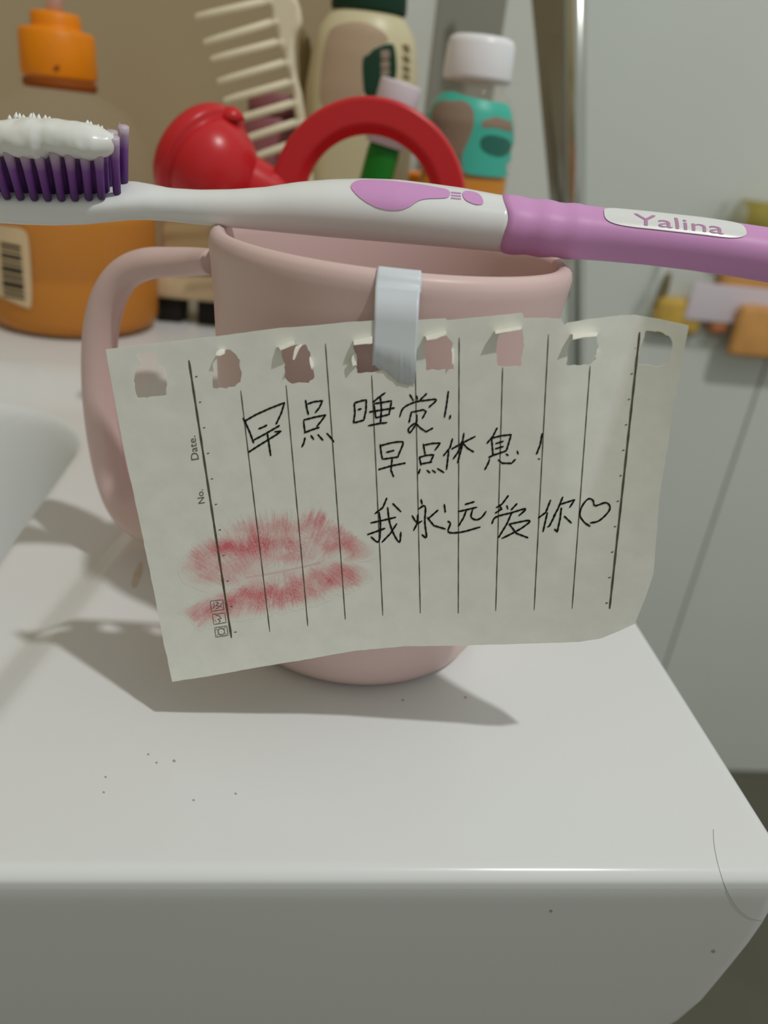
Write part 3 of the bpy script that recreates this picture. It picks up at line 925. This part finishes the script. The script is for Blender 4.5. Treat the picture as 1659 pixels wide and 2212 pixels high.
for ci, pxc in enumerate(cols):
    c, ah, aw, e = station(pxc)
    nrow = 4 if 0 < ci < 11 else 2
    for ri in range(nrow):
        w = np.linspace(-0.72, 0.72, nrow)[ri] if nrow == 4 else (-0.45, 0.45)[ri]
        base = c + UPV * (ah * 0.97) + WV * aw * w
        o = bpy.data.objects.new('bristle_tuft', tme)
        COL.objects.link(o)
        lean = float(np.interp(ci, [0, 4, 8, 11], [0.15, 0.10, 0.0, -0.08]))
        z = UPV + np.array([lean + rng.normal(0, 0.01), 0, 0]) + WV * (w * 0.05); z = z / np.linalg.norm(z)
        x = np.array([1, 0, 0]) - z * z[0]; x /= np.linalg.norm(x)
        y = np.cross(z, x)
        Mx = Matrix(((x[0], y[0], z[0]), (x[1], y[1], z[1]), (x[2], y[2], z[2]))).to_4x4()
        Mx.translation = Vector(base * MM)
        o.parent = brush
        o.matrix_parent_inverse = Matrix.Translation(-Vector(brush['_w']))
        o.matrix_basis = Mx @ Matrix.Diagonal((1, 1, 0.86 if ci == 0 else 0.74, 1))

# ================================================================== TOOTHPASTE
PST = np.array([(-64, 296, 312, 1.0), (-58, 282, 326, 1.0), (-40, 272, 338, 1.0), (-10, 262, 340, 1.0), (30, 256, 338, 1.0), (70, 254, 342, 1.0), (88, 256, 350, 1.0), (106, 256, 334, 1.0), (140, 258, 340, 1.0), (185, 264, 347, 1.0), (212, 272, 345, 1.0), (232, 283, 338, 1.0), (244, 291, 330, 0.95), (251, 302, 316, 0.8)], float)
YP = YB - 10.6 * math.sin(RHO) - 3.0
rings = []
for px in np.linspace(-64, 250, 64):
    t, b, k = [np.interp(px, PST[:, 0], PST[:, i]) for i in (1, 2, 3)]
    P0, P1 = ony(px, t, YP), ony(px, b, YP)
    c = (P0 + P1) / 2
    he = (P0[2] - P1[2]) / 2 * 0.98
    th = np.linspace(0, 2 * np.pi, 40, endpoint=False)
    r = []
    for a in th:
        q = c + WV * he * 1.15 * k * math.cos(a) + UPV * he * math.sin(a)
        nn = mnoise.noise(Vector(q / 3.2)) * 0.28 + mnoise.noise(Vector(q / 1.3)) * 0.10
        q = q + (WV * math.cos(a) + UPV * math.sin(a)) * nn * min(1, he / 2)
        r.append(q)
    rings.append(np.array(r))
PV = loft(rings)
# paste-coated bristle ends poking out along the back edge
spk = []
for px, y0, hgt in [(22, 256, 8), (34, 254, 12), (42, 254, 10), (52, 254, 7), (66, 254, 10), (74, 254, 11), (84, 255, 9), (98, 256, 8), (106, 257, 6), (188, 266, 7), (196, 268, 6), (212, 276, 8), (219, 280, 9), (232, 288, 6), (243, 294, 7)]:
    b = ony(px, y0 + 5, YP + 1.0); tpt = ony(px + rng.normal(0, 1.5), y0 - hgt, YP + 1.2)
    spk.append(tube([b, (b + tpt) / 2, tpt], [0.55, 0.38, 0.08], 6))
V, Fc = join(PV, *spk)
paste = tag(link('toothpaste', V, Fc, MT['paste']), 'white blob of toothpaste squeezed on purple bristles', 'toothpaste')

# ================================================================== SOAP BOTTLE (amber)
sb = np.array([onz(182, 742)[0] - 5, onz(182, 742)[1] + 39, 0.0])
zc = lambda px, py, y=sb[1]: ony(px, py, y)[2]
z_cap0, z_cap1, z_cap2 = zc(125, 172), zc(125, 66), zc(122, 28)
print('soap', sb, z_cap0, z_cap1, z_cap2, ony(125, 110, sb[1]), ony(335, 600, sb[1]))
axx = ony(125, 110, sb[1])[0]
sb[0] = axx
soap = thing('soap_bottle', 'clear bottle of amber liquid soap with orange cap', 'bottle', sb)
Rb = ony(335, 600, sb[1])[0] - axx
lz = zc(200, 455)
V, Fc = lathe([(14, z_cap0 - 4.2), (15.6, z_cap0 - 4.0), (16.4, z_cap0 - 3.2), (16.4, z_cap0 - 0.8), (15.6, z_cap0 - 0.2)], sb, 48, cap0=False, cap1=False)
link('neck_ring', V, Fc, MT['brownspot'], soap)['label'] = 'brown tinted neck ring'
bp = [(0.5, 0.2), (Rb - 6, 0.2), (Rb - 2, 2), (Rb, 7), (Rb + 0.2, 40), (Rb, 70), (Rb - 0.6, z_cap0 - 42), (Rb - 4, z_cap0 - 26), (Rb - 12, z_cap0 - 12), (17.6, z_cap0 - 5), (14.8, z_cap0 - 3.4), (14.6, z_cap0 + 6)]
V, Fc = lathe(bp, sb, 64, cap1=False)
so = link('bottle_shell', V, Fc, MT['clearbottle'], soap); bvh_of('soap', V, Fc)
so['label'] = 'clear plastic shell'
lp = [(0.5, 1.2), (Rb - 6, 1.2), (Rb - 2.4, 3), (Rb - 0.9, 8), (Rb - 0.7, 26), (Rb - 1.6, 28.2), (Rb - 0.7, 30.5), (Rb - 0.7, lz - 2), (Rb - 1.5, lz), (0.5, lz)]
V, Fc = lathe(lp, sb, 64)
link('liquid', V, Fc, MT['amber'], soap)['label'] = 'amber liquid'
rc = ony(203, 120, sb[1])[0] - axx
V, Fc = lathe([(rc - 3, z_cap0), (rc - 0.6, z_cap0 + 0.6), (rc, z_cap0 + 2), (rc - 0.3, z_cap1 - 2), (rc - 1.6, z_cap1), (rc * 0.66, z_cap1 + 0.3), (rc * 0.64, z_cap1 + 1.5), (rc * 0.64, z_cap2 - 1.5), (rc * 0.58, z_cap2), (0.5, z_cap2 + 0.3)], sb, 64)
link('cap', V, Fc, MT['orange'], soap)['label'] = 'orange screw cap'
bvh_of('soapcap', V, Fc)
decal('cap_mark', 'soapcap', [(116, 146), (122, 140), (129, 143), (128, 152), (121, 156), (115, 152)], MT['brownspot'], soap, 0.15, 4, 4)
V, Fc = lathe([(3.6, z_cap2), (3.4, z_cap2 + 16), (3.2, z_cap2 + 24), (6, z_cap2 + 25), (6, z_cap2 + 30), (0.5, z_cap2 + 31)], sb, 24)
link('pump_stem', V, Fc, MT['lilac'], soap)['label'] = 'pale pink stem'
lab = decal('bottle_label', 'soap', [(-60, 470), (0, 487), (55, 493), (64, 520), (72, 668), (55, 664), (0, 640), (-60, 612)], MT['labelbeige'], soap, 0.2, 8, 8)
lab['label'] = 'beige back label'
for y0, w in [(522, 8), (534, 5), (544, 12), (561, 6), (571, 15), (590, 9), (603, 16), (623, 7), (634, 6)]:
    decal('barcode_bar', 'soap', [(2 + (y0 - 522) * 0.06, y0), (46 + (y0 - 522) * 0.08, y0 + 9), (46 + (y0 - 522) * 0.08, y0 + 9 + w), (2 + (y0 - 522) * 0.06, y0 + w)], MT['barcode'], soap, 0.32, 8, 10)

# ================================================================== small items behind the mug handle
p = onz(400, 690)
bxc = ony(410, 640, 440)
bx = thing('soap_case', 'tan plastic case on black feet behind the mug handle', 'case', (bxc[0], 440, 0))
def zat(px, py, y): return ony(px, py, y)[2]
z0, z1, z2, z3 = zat(400, 688, 432), zat(400, 648, 424), zat(400, 590, 424), zat(400, 470, 424)
z0 = 0.0
xl, xr = ony(322, 620, 424)[0], ony(540, 620, 424)[0]
cxm = (xl + xr) / 2
V, Fc = rbox((cxm, 440, (z1 + z2) / 2), (xr - xl, 34, z2 - z1), YAW, 3)
link('case_body', V, Fc, MT['box2'], bx)
xl2 = ony(342, 520, 424)[0]
V, Fc = rbox(((xl2 + xr) / 2, 440, (z2 + z3) / 2 + 0.6), (xr - xl2, 33, z3 - z2 - 2), YAW, 2.5)
link('case_lid', V, Fc, MT['box'], bx)['label'] = 'darker tan lid'
for xx in (xl + 9, xl + 31, xr - 9):
    V, Fc = rbox((xx, 440 + (xx - cxm) * SY, z1 / 2), (14, 26, z1), YAW, 1.5)
    link('foot', V, Fc, MT['black'], bx)['label'] = 'black foot'

# ================================================================== RED VESSEL with arch handle
YR = 282.0
rc0 = ony(800, 405, YR)
red = thing('red_vessel', 'red plastic vessel with round arch handle and domed spout behind toothbrush', 'vessel', (rc0[0], YR, 0))
ro = abs(ony(1012, 405, YR)[0] - ony(588, 395, YR)[0]) / 2
tz = ony(800, 212, YR)[2]
bz0 = tz - ro * 0.98
def arch_section(c, rad_dir, w, d):
    """rounded rectangular handle section with chamfered inner edge"""
    pts = []
    for a, b in [(1, -0.7), (0.93, -0.9), (0.8, -1), (-0.35, -1), (-0.5, -0.94), (-0.94, -0.4), (-1, -0.25), (-1, 0.25), (-0.94, 0.4), (-0.5, 0.94), (-0.35, 1), (0.8, 1), (0.93, 0.9), (1, 0.7)]:
        pts.append(c + rad_dir * w * a + np.array([0, 1, 0]) * d * b)
    return np.array(pts)
rings = []
wb = 5.6
for a in np.linspace(math.radians(-40), math.radians(220), 140):
    rd = np.array([math.cos(a), 0, math.sin(a)])
    c = np.array([rc0[0], YR, bz0]) + rd * (ro - wb)
    rings.append(arch_section(c, rd, wb, 6.0))
V, Fc = loft(rings)
link('arch_handle', V, Fc, MT['red'], red, smooth=False)
zb = bz0 - (ro - wb) * math.sin(math.radians(34))
V, Fc = lathe([(0.5, 0.3), (28, 0.3), (31, 1.5), (32, 5), (33, zb * 0.6), (31, zb - 4), (26, zb + 1), (10, zb + 3), (0.5, zb + 3.2)], (rc0[0], YR + 2, 0), 56)
link('vessel_body', V, Fc, MT['red'], red)
# domed spout head with flange and nub, pointing up to the left
dc = ony(452, 358, YR - 6)
ax = -np.array([0.66 * CR[i] - 0.52 * CU[i] for i in range(3)]) + np.array([0, 0.22, 0])
ax /= np.linalg.norm(ax)
R1 = 16.2
dome = [(0.4, -R1 * 1.02)] + [(R1 * math.sin(t), -R1 * 1.02 * math.cos(t)) for t in np.linspace(0.12, math.pi / 2, 16)]
dome += [(R1 - 0.2, 0.8), (R1 + 1.7, 1.2), (R1 + 2.2, 2.2), (R1 + 2.2, 5.2), (R1 + 1.0, 7.2), (R1 - 3, 8.4), (0.5, 8.8)]
V, Fc = lathe(dome, dc, 56, axis=ax)
link('spout_dome', V, Fc, MT['red'], red)
nb = ony(500, 262, YR - 6); nt_ = ony(497, 230, YR - 6)
V, Fc = tube([nb, (nb * 0.4 + nt_ * 0.6), nt_], [4.6, 3.6, 1.7], 14)
link('nub', V, Fc, MT['red'], red)
sp = spline([ony(500, 380, YR - 4), ony(560, 412, YR - 2), ony(610, 440, YR), ony(680, 520, YR + 2)], 8)
V, Fc = tube(sp, np.linspace(10, 8, len(sp)), 20)
link('spout_neck', V, Fc, MT['red'], red)

# ================================================================== COMB
YC = 384.0
comb = thing('comb', 'cream wide tooth comb standing upright between orange capped bottle and green capped bottle', 'comb', (ony(650, 420, YC)[0], YC, 0))
def slab(poly, y0, y1, tilt=0.0):
    """outline standing in the plane y, given real thickness"""
    L = densify(poly, 8)
    A = np.array([ony(p[0], p[1], y0) for p in L]); B = A + np.array([0, y1 - y0, 0])
    n = len(L)
    V2, T = fill2d(L, (), 14)
    A = np.array([ony(p[0], p[1], y0) for p in V2]); B = A + np.array([0, y1 - y0, 0])
    k = len(A)
    Fc = [tuple(t) for t in T] + [tuple(np.asarray(t)[::-1] + k) for t in T]
    ec = {(t[i], t[(i + 1) % 3]) for t in T for i in range(3)}
    Fc += [(b, a, a + k, b + k) for a, b in ec if (b, a) not in ec]
    return list(A) + list(B), Fc
foot = [ony(640, 430, YC)]
zf = onz(700, 700)
spine = [(560, -70), (566, -20), (574, 2), (586, 22), (589, 30), (584, 46), (596, 66), (601, 76), (596, 90), (610, 110), (615, 120), (611, 134), (622, 152), (627, 162), (623, 176), (632, 196), (634, 206), (631, 220), (636, 240), (640, 262), (641, 280), (645, 330), (655, 400), (668, 480), (690, 640), (702, 690), (716, 690),
         (700, 600), (684, 460), (672, 360), (660, 270), (650, 200), (640, 165), (636, 142), (634, 100), (637, 76), (652, 50), (648, 20), (640, -4), (625, -50), (600, -110), (575, -120)]
# stop the spine at the deck
spine = [(x, min(y, 742)) for x, y in spine]
V, Fc = slab(spine, YC - 1.6, YC + 1.6)
V = [np.array([v[0], v[1], max(v[2], 0.1)]) for v in V]
link('comb_spine', V, Fc, MT['cream'], comb)
teeth = [((421, 38), (580, 3)), ((439, 94), (592, 48)), ((454, 130), (605, 91)), ((469, 178), (618, 135)), ((482, 219), (628, 178)), ((500, 262), (636, 222)), ((522, 303), (643, 263)), ((542, 342), (650, 304)), ((556, 384), (656, 346)), ((405, -20), (570, -42))]
for a, b in teeth:
    A, B = ony(a[0], a[1], YC), ony(b[0] + 12, b[1] - 3, YC)
    V, Fc = tube([A, A * 0.97 + B * 0.03, A * 0.8 + B * 0.2, B], [0.8, 1.35, 1.6, 1.8], 12)
    link('tooth', V, Fc, MT['cream'], comb)

# mauve bottle and slim olive stick behind the comb
YM = 424.0
mc = ony(590, 300, YM)
hw_ = (ony(655, 300, YM)[0] - ony(522, 300, YM)[0]) / 2
zt = ony(590, 200, YM)[2]
mv = thing('mauve_jar', 'mauve jar half hidden behind the comb teeth', 'jar', (mc[0], YM, 0))
V, Fc = lathe([(0.5, 0.2), (hw_ - 2, 0.2), (hw_, 2), (hw_, zt - 16), (hw_ - 3, zt - 11), (hw_ - 6, zt - 9)], (mc[0], YM, 0), 48, 0.8)
link('jar_body', V, Fc, MT['mauve'], mv)
V, Fc = lathe([(hw_ - 3, zt - 9.5), (hw_ - 2.4, zt - 8.5), (hw_ - 2.6, zt - 1.5), (hw_ - 4, zt), (0.5, zt + 0.2)], (mc[0], YM, 0), 48, 0.8)
link('jar_lid', V, Fc, MT['mauve'], mv)
YO = 418.0
pts = [ony(x, y, YO) for x, y in [(655, 62), (658, 90), (660, 130), (660, 190), (657, 260), (656, 340), (655, 430)]]
pts = list(spline(pts, 6))
pts.append(np.array([pts[-1][0], YO, 0.3]))
rr = np.interp(np.linspace(0, 1, len(pts)), [0, 0.12, 0.3, 0.5, 0.8, 1], [0.6, 2.4, 3.3, 3.0, 2.2, 2.2])
V, Fc = tube(pts, rr, 16)
tag(link('olive_stick', V, Fc, MT['olive']), 'olive brown stick standing between comb and green capped bottle', 'stick')

# ================================================================== LOTION BOTTLE
YL = 402.0
la = ony(790, 120, YL)
lx = ony(787, 60, YL)[0]
lot = thing('lotion_bottle', 'beige bottle with dark green cap and dark green printed panel', 'bottle', (lx, YL, 0))
zL = lambda py: ony(790, py, YL)[2]
def rL(px, py): return ony(px, py, YL)[0] - lx
z_sh, z_top = zL(22), zL(24)
r_mid = (ony(910, 200, YL)[0] - ony(668, 200, YL)[0]) / 2
lx2 = (ony(910, 200, YL)[0] + ony(668, 200, YL)[0]) / 2
lx = (lx + lx2) / 2
r_neck = (ony(868, 30, YL)[0] - ony(700, 30, YL)[0]) / 2
prof = [(0.5, 0.2), (r_mid - 5, 0.2), (r_mid - 1, 2.5), (r_mid, 8), (r_mid + 0.2, zL(330)), (r_mid, zL(200)), (r_mid - 1.8, zL(120)), (r_mid - 4, zL(72)), (r_neck + 0.6, zL(42)), (r_neck - 1.5, zL(30)), (r_neck - 5, zL(24)), (r_neck - 5, zL(20))]
V, Fc = lathe(prof, (lx, YL, 0), 64, 0.68, rot=YAW)
link('bottle_body', V, Fc, MT['lotion'], lot); bvh_of('lotion', V, Fc)
V, Fc = lathe([(r_neck - 2, zL(27)), (r_neck - 0.8, zL(26)), (r_neck - 0.4, zL(20)), (r_neck - 1.4, zL(-70)), (r_neck - 4, zL(-90)), (0.5, zL(-95))], (lx, YL, 0), 64, 0.68, rot=YAW)
link('cap', V, Fc, MT['dkgreen'], lot)['label'] = 'dark green cap'
decal('tan_panel', 'lotion', [(706, 70), (730, 52), (770, 46), (805, 54), (832, 72), (842, 92), (812, 98), (800, 112), (786, 120), (784, 160), (786, 225), (740, 240), (690, 235), (692, 160)], MT['lotionlabel'], lot, 0.15, 9, 8)['label'] = 'tan printed panel'
decal('green_panel', 'lotion', [(782, 124), (796, 118), (808, 104), (838, 94), (854, 96), (858, 176), (832, 180), (822, 212), (788, 212), (783, 170)], MT['dkgreen'], lot, 0.2, 9, 8)['label'] = 'dark green printed panel'
for (y0, y1) in ((110, 128), (133, 148), (152, 164)):
    decal('printed_glyph', 'lotion', [(822, y0), (840, y0 - 2), (842, (y0 + y1) / 2), (839, y1), (823, y1)], MT['taupe'], lot, 0.28, 5, 5)
for (y0, y1) in ((96, 114), (120, 136), (142, 156), (160, 172)):
    decal('printed_glyph', 'lotion', [(868, y0), (882, y0 + 1), (886, y1), (873, y1)], MT['olive'], lot, 0.2, 5, 5)

# green tube leaning in front of it
YG = 352.0
gt = thing('green_tube', 'green tube with lilac white cap leaning by beige bottle, seen through red arch', 'tube', (ony(800, 500, YG)[0], YG, 0))
a0, a1, a2 = ony(868, 178, YG), ony(836, 312, YG), ony(812, 318, YG)
a1 = ony(832, 314, YG)
V, Fc = tube([a0, a0 * 0.985 + a1 * 0.015, a0 * 0.96 + a1 * 0.04, a1], [7.6, 8.4, 8.6, 8.6], 28)
link('tube_cap', V, Fc, MT['lilac'], gt)['label'] = 'lilac white cap'
a3 = a1 + (a1 - a0) / np.linalg.norm(a1 - a0) * (a1[2] - 0.6) / ((a0 - a1)[2] / np.linalg.norm(a0 - a1))
a3[2] = 1.0
V, Fc = tube([a1, a1 * 0.97 + a3 * 0.03, a1 * 0.4 + a3 * 0.6, a3], [6.4, 6.8, 6.6, 6.0], 28, 1.0)
V = [np.array([v[0], v[1], max(v[2], 0.1)]) for v in V]
link('tube_body', V, Fc, MT['leaf'], gt)['label'] = 'green body'

# low amber jar behind
YJ = 428.0
jc = ony(905, 395, YJ); jr = (ony(985, 395, YJ)[0] - ony(838, 395, YJ)[0]) / 2
jx_ = (ony(985, 395, YJ)[0] + ony(838, 395, YJ)[0]) / 2
zj = ony(905, 372, YJ)[2]
aj = thing('amber_jar', 'small amber jar behind the red arch handle', 'jar', (jx_, YJ, 0))
V, Fc = lathe([(0.5, 0.2), (jr - 2, 0.2), (jr, 2), (jr, zj - 8), (jr - 1.5, zj - 6)], (jx_, YJ, 0), 40)
link('jar_body', V, Fc, MT['amber'], aj)
V, Fc = lathe([(jr - 1.8, zj - 6.2), (jr - 0.6, zj - 5.6), (jr - 0.8, zj - 0.8), (jr - 2, zj), (0.5, zj + 0.1)], (jx_, YJ, 0), 40)
link('jar_lid', V, Fc, MT['orange'], aj)['label'] = 'orange lid'

# ================================================================== MOUTHWASH BOTTLE
YW = 372.0
wc = ony(1036, 130, YW)
mw = thing('mouthwash_bottle', 'clear bottle with white cap and teal label beside chrome pole', 'bottle', (wc[0], YW, 0))
zW = lambda py, px=1020: ony(px, py, YW)[2]
rcap = (ony(1113, 140, YW)[0] - ony(962, 140, YW)[0]) / 2
rbod = (ony(1112, 290, YW)[0] - ony(914, 290, YW)[0]) / 2
ctr = (wc[0], YW, 0)
zc0, zc1 = zW(178, 1036), zW(80, 1040)
V, Fc = lathe([(rcap - 2, zc0), (rcap - 0.3, zc0 + 0.4), (rcap, zc0 + 2), (rcap - 0.5, zc1 - 3), (rcap - 1.4, zc1 - 0.8), (rcap - 3, zc1), (0.5, zc1 + 0.2)], ctr, 56)
link('cap', V, Fc, MT['capwhite'], mw)['label'] = 'white screw cap'
prof = [(0.5, 0.2), (rbod - 4, 0.2), (rbod - 1, 2), (rbod, 6), (rbod, zW(265)), (rbod - 1.6, zW(235)), (rcap + 0.6, zW(208)), (rcap - 1.6, zW(196)), (rcap - 1.8, zc0 + 3)]
V, Fc = lathe(prof, ctr, 56, cap1=False)
link('bottle_shell', V, Fc, MT['clearbottle'], mw)['label'] = 'clear plastic shell'
bvh_of('mw', V, Fc)
zl = zW(375)
V, Fc = lathe([(0.5, 1), (rbod - 4, 1), (rbod - 1.2, 3), (rbod - 0.8, 7), (rbod - 0.8, zl), (0.5, zl + 0.1)], ctr, 56)
link('liquid', V, Fc, MT['amber'], mw)['label'] = 'amber liquid'
decal('bottle_label', 'mw', [(922, 216), (944, 204), (975, 196), (1000, 206), (1040, 216), (1080, 222), (1100, 226), (1108, 262), (1110, 320), (1112, 350), (1098, 384), (1060, 382), (1020, 378), (1000, 372), (998, 340), (1000, 330), (970, 318), (935, 300), (916, 262)], MT['teal'], mw, 0.2, 9, 8)['label'] = 'teal label'
decal('label_picture', 'mw', [(934, 232), (952, 216), (975, 220), (1000, 216), (1020, 230), (1026, 256), (1018, 290), (1004, 320), (996, 340), (976, 322), (950, 300), (932, 268)], MT['taupe'], mw, 0.3, 8, 7)['label'] = 'taupe picture on label'
decal('label_print', 'mw', [(1040, 262), (1070, 252), (1104, 262), (1106, 286), (1070, 276), (1042, 276)], MT['taupe'], mw, 0.3, 7, 7)
decal('label_print', 'mw', [(1038, 296), (1060, 290), (1100, 300), (1106, 322), (1084, 342), (1050, 332), (1036, 318)], MT['tealdk'], mw, 0.3, 8, 7)['label'] = 'dark teal lettering block'

# ================================================================== CHROME POLE
pole = thing('chrome_pole', 'leaning chrome pole with polished side flange right of the white capped bottle', 'pole', ony(1243, 780, 480))
pa, pb = ony(1244, -260, 448), ony(1244, 900, 486)
dirn = (pb - pa) / np.linalg.norm(pb - pa)
k = (FLOOR + 6 - pa[2]) / dirn[2]
pend = pa + dirn * k
rp = (ony(1267, 200, 458)[0] - ony(1221, 200, 458)[0]) / 2
V, Fc = tube([pa, pa * 0.5 + pb * 0.5, pb, pend], rp, 32)
link('pole_tube', V, Fc, MT['chrome'], pole)
V, Fc = tube([pend - dirn * 30, pend - dirn * 2, pend + dirn * 2], [rp + 2, rp + 3.5, rp + 3.5], 24)
link('foot_cap', V, Fc, MT['black'], pole)
Q = [ony(1124, -260, 482), ony(1223, -260, 460), ony(1223, 640, 474), ony(1207, 640, 496)]
nrm = np.cross(Q[1] - Q[0], Q[3] - Q[0]); nrm /= np.linalg.norm(nrm)
if nrm[1] < 0: nrm = -nrm
V = Q + [q + nrm * 4 for q in Q]
Fc = [(3, 2, 1, 0), (4, 5, 6, 7), (0, 1, 5, 4), (1, 2, 6, 5), (2, 3, 7, 6), (3, 0, 4, 7)]
link('side_flange', V, Fc, MT['mirror'], pole, smooth=False)['label'] = 'polished flat flange'

# ================================================================== WALL SHELF with packets, far right
def farY(px, py, off):
    """point at this pixel, off mm in front of the far wall"""
    n = np.array([-0.125, 1.0, 0]); n /= np.linalg.norm(n)
    p0 = np.array([630, 1020, 0]) - n * off
    return onplane(px, py, p0, n)
FA = math.atan(0.125)
def fbox(name, x0, y0, x1, y1, off, dep, m, parent=None, bev=6):
    """rounded packet seen between two pixel corners, its back off mm from the wall, dep deep"""
    A, B = farY(x0, y1, off + dep), farY(x1, y0, off + dep)
    w = math.hypot(B[0] - A[0], B[1] - A[1]); h = abs(B[2] - A[2])
    n = np.array([-math.sin(FA), math.cos(FA), 0])
    c = (A + B) / 2 + n * dep / 2
    V, Fc = rbox(c, (w, dep, h), FA, min(bev, 0.45 * min(w, h, dep)), 4)
    return link(name, V, Fc, m, parent)
sh = thing('wall_shelf', 'clear plastic shelf with white lip fixed to tiled wall at right', 'shelf', farY(1530, 740, 40))
fbox('shelf_tray', 1395, 724, 1850, 734, 1, 8, MT['film'], sh, 3)
fbox('shelf_lip', 1478, 644, 1850, 690, 20, 3, MT['lilac'], sh, 2)['label'] = 'lilac white front lip'
hp = [farY(x, y, o) for x, y, o in [(1432, 560, 4), (1430, 590, 14), (1412, 622, 20), (1398, 650, 18), (1404, 680, 10), (1424, 700, 6), (1440, 722, 4)]]
V, Fc = tube(spline(hp, 6), 5.0, 12)
link('side_bracket', V, Fc, MT['film'], sh)
V, Fc = tube(spline([farY(x, y, o) for x, y, o in [(1444, 590, 8), (1436, 630, 10), (1420, 660, 10), (1432, 690, 10)]], 6), 4.0, 12)
link('side_bracket', V, Fc, MT['olive'], sh)
# packets
tag(fbox('packet', 1408, 652, 1532, 718, 1, 20, MT['ochre'], None, 12), 'ochre yellow packet at left end of wall shelf', 'packet', 'packets on the wall shelf')
tag(fbox('packet', 1530, 664, 1592, 722, 1, 20, MT['coral'], None, 10), 'coral packet between ochre packet and apricot pouch on shelf', 'packet', 'packets on the wall shelf')
tag(fbox('packet', 1574, 678, 1800, 770, 24, 16, MT['apricot'], None, 12), 'apricot pouch hanging in front of the wall shelf lip', 'packet', 'packets on the wall shelf')
tag(fbox('packet', 1548, 560, 1800, 648, 1, 18, MT['apricot'], None, 8), 'apricot box standing behind the shelf lip under toothbrush grip', 'packet', 'packets on the wall shelf')
rl = thing('clear_roll', 'clear capped roll with khaki wrapper above the wall shelf', 'roll', farY(1600, 470, 30))
A, B = farY(1556, 468, 30), farY(1800, 498, 30)
V, Fc = tube([A, A * 0.97 + B * 0.03, A * 0.7 + B * 0.3, B], [12, 18, 20, 20], 24)
link('roll_end', V, Fc, MT['film'], rl)['label'] = 'clear rounded end'
V, Fc = tube([A * 0.84 + B * 0.16, B], [20.8, 20.8], 24)
link('roll_wrapper', V, Fc, MT['khaki'], rl)['label'] = 'khaki wrapper'

for o in bpy.data.objects:
    if '_w' in o.keys():
        del o['_w']
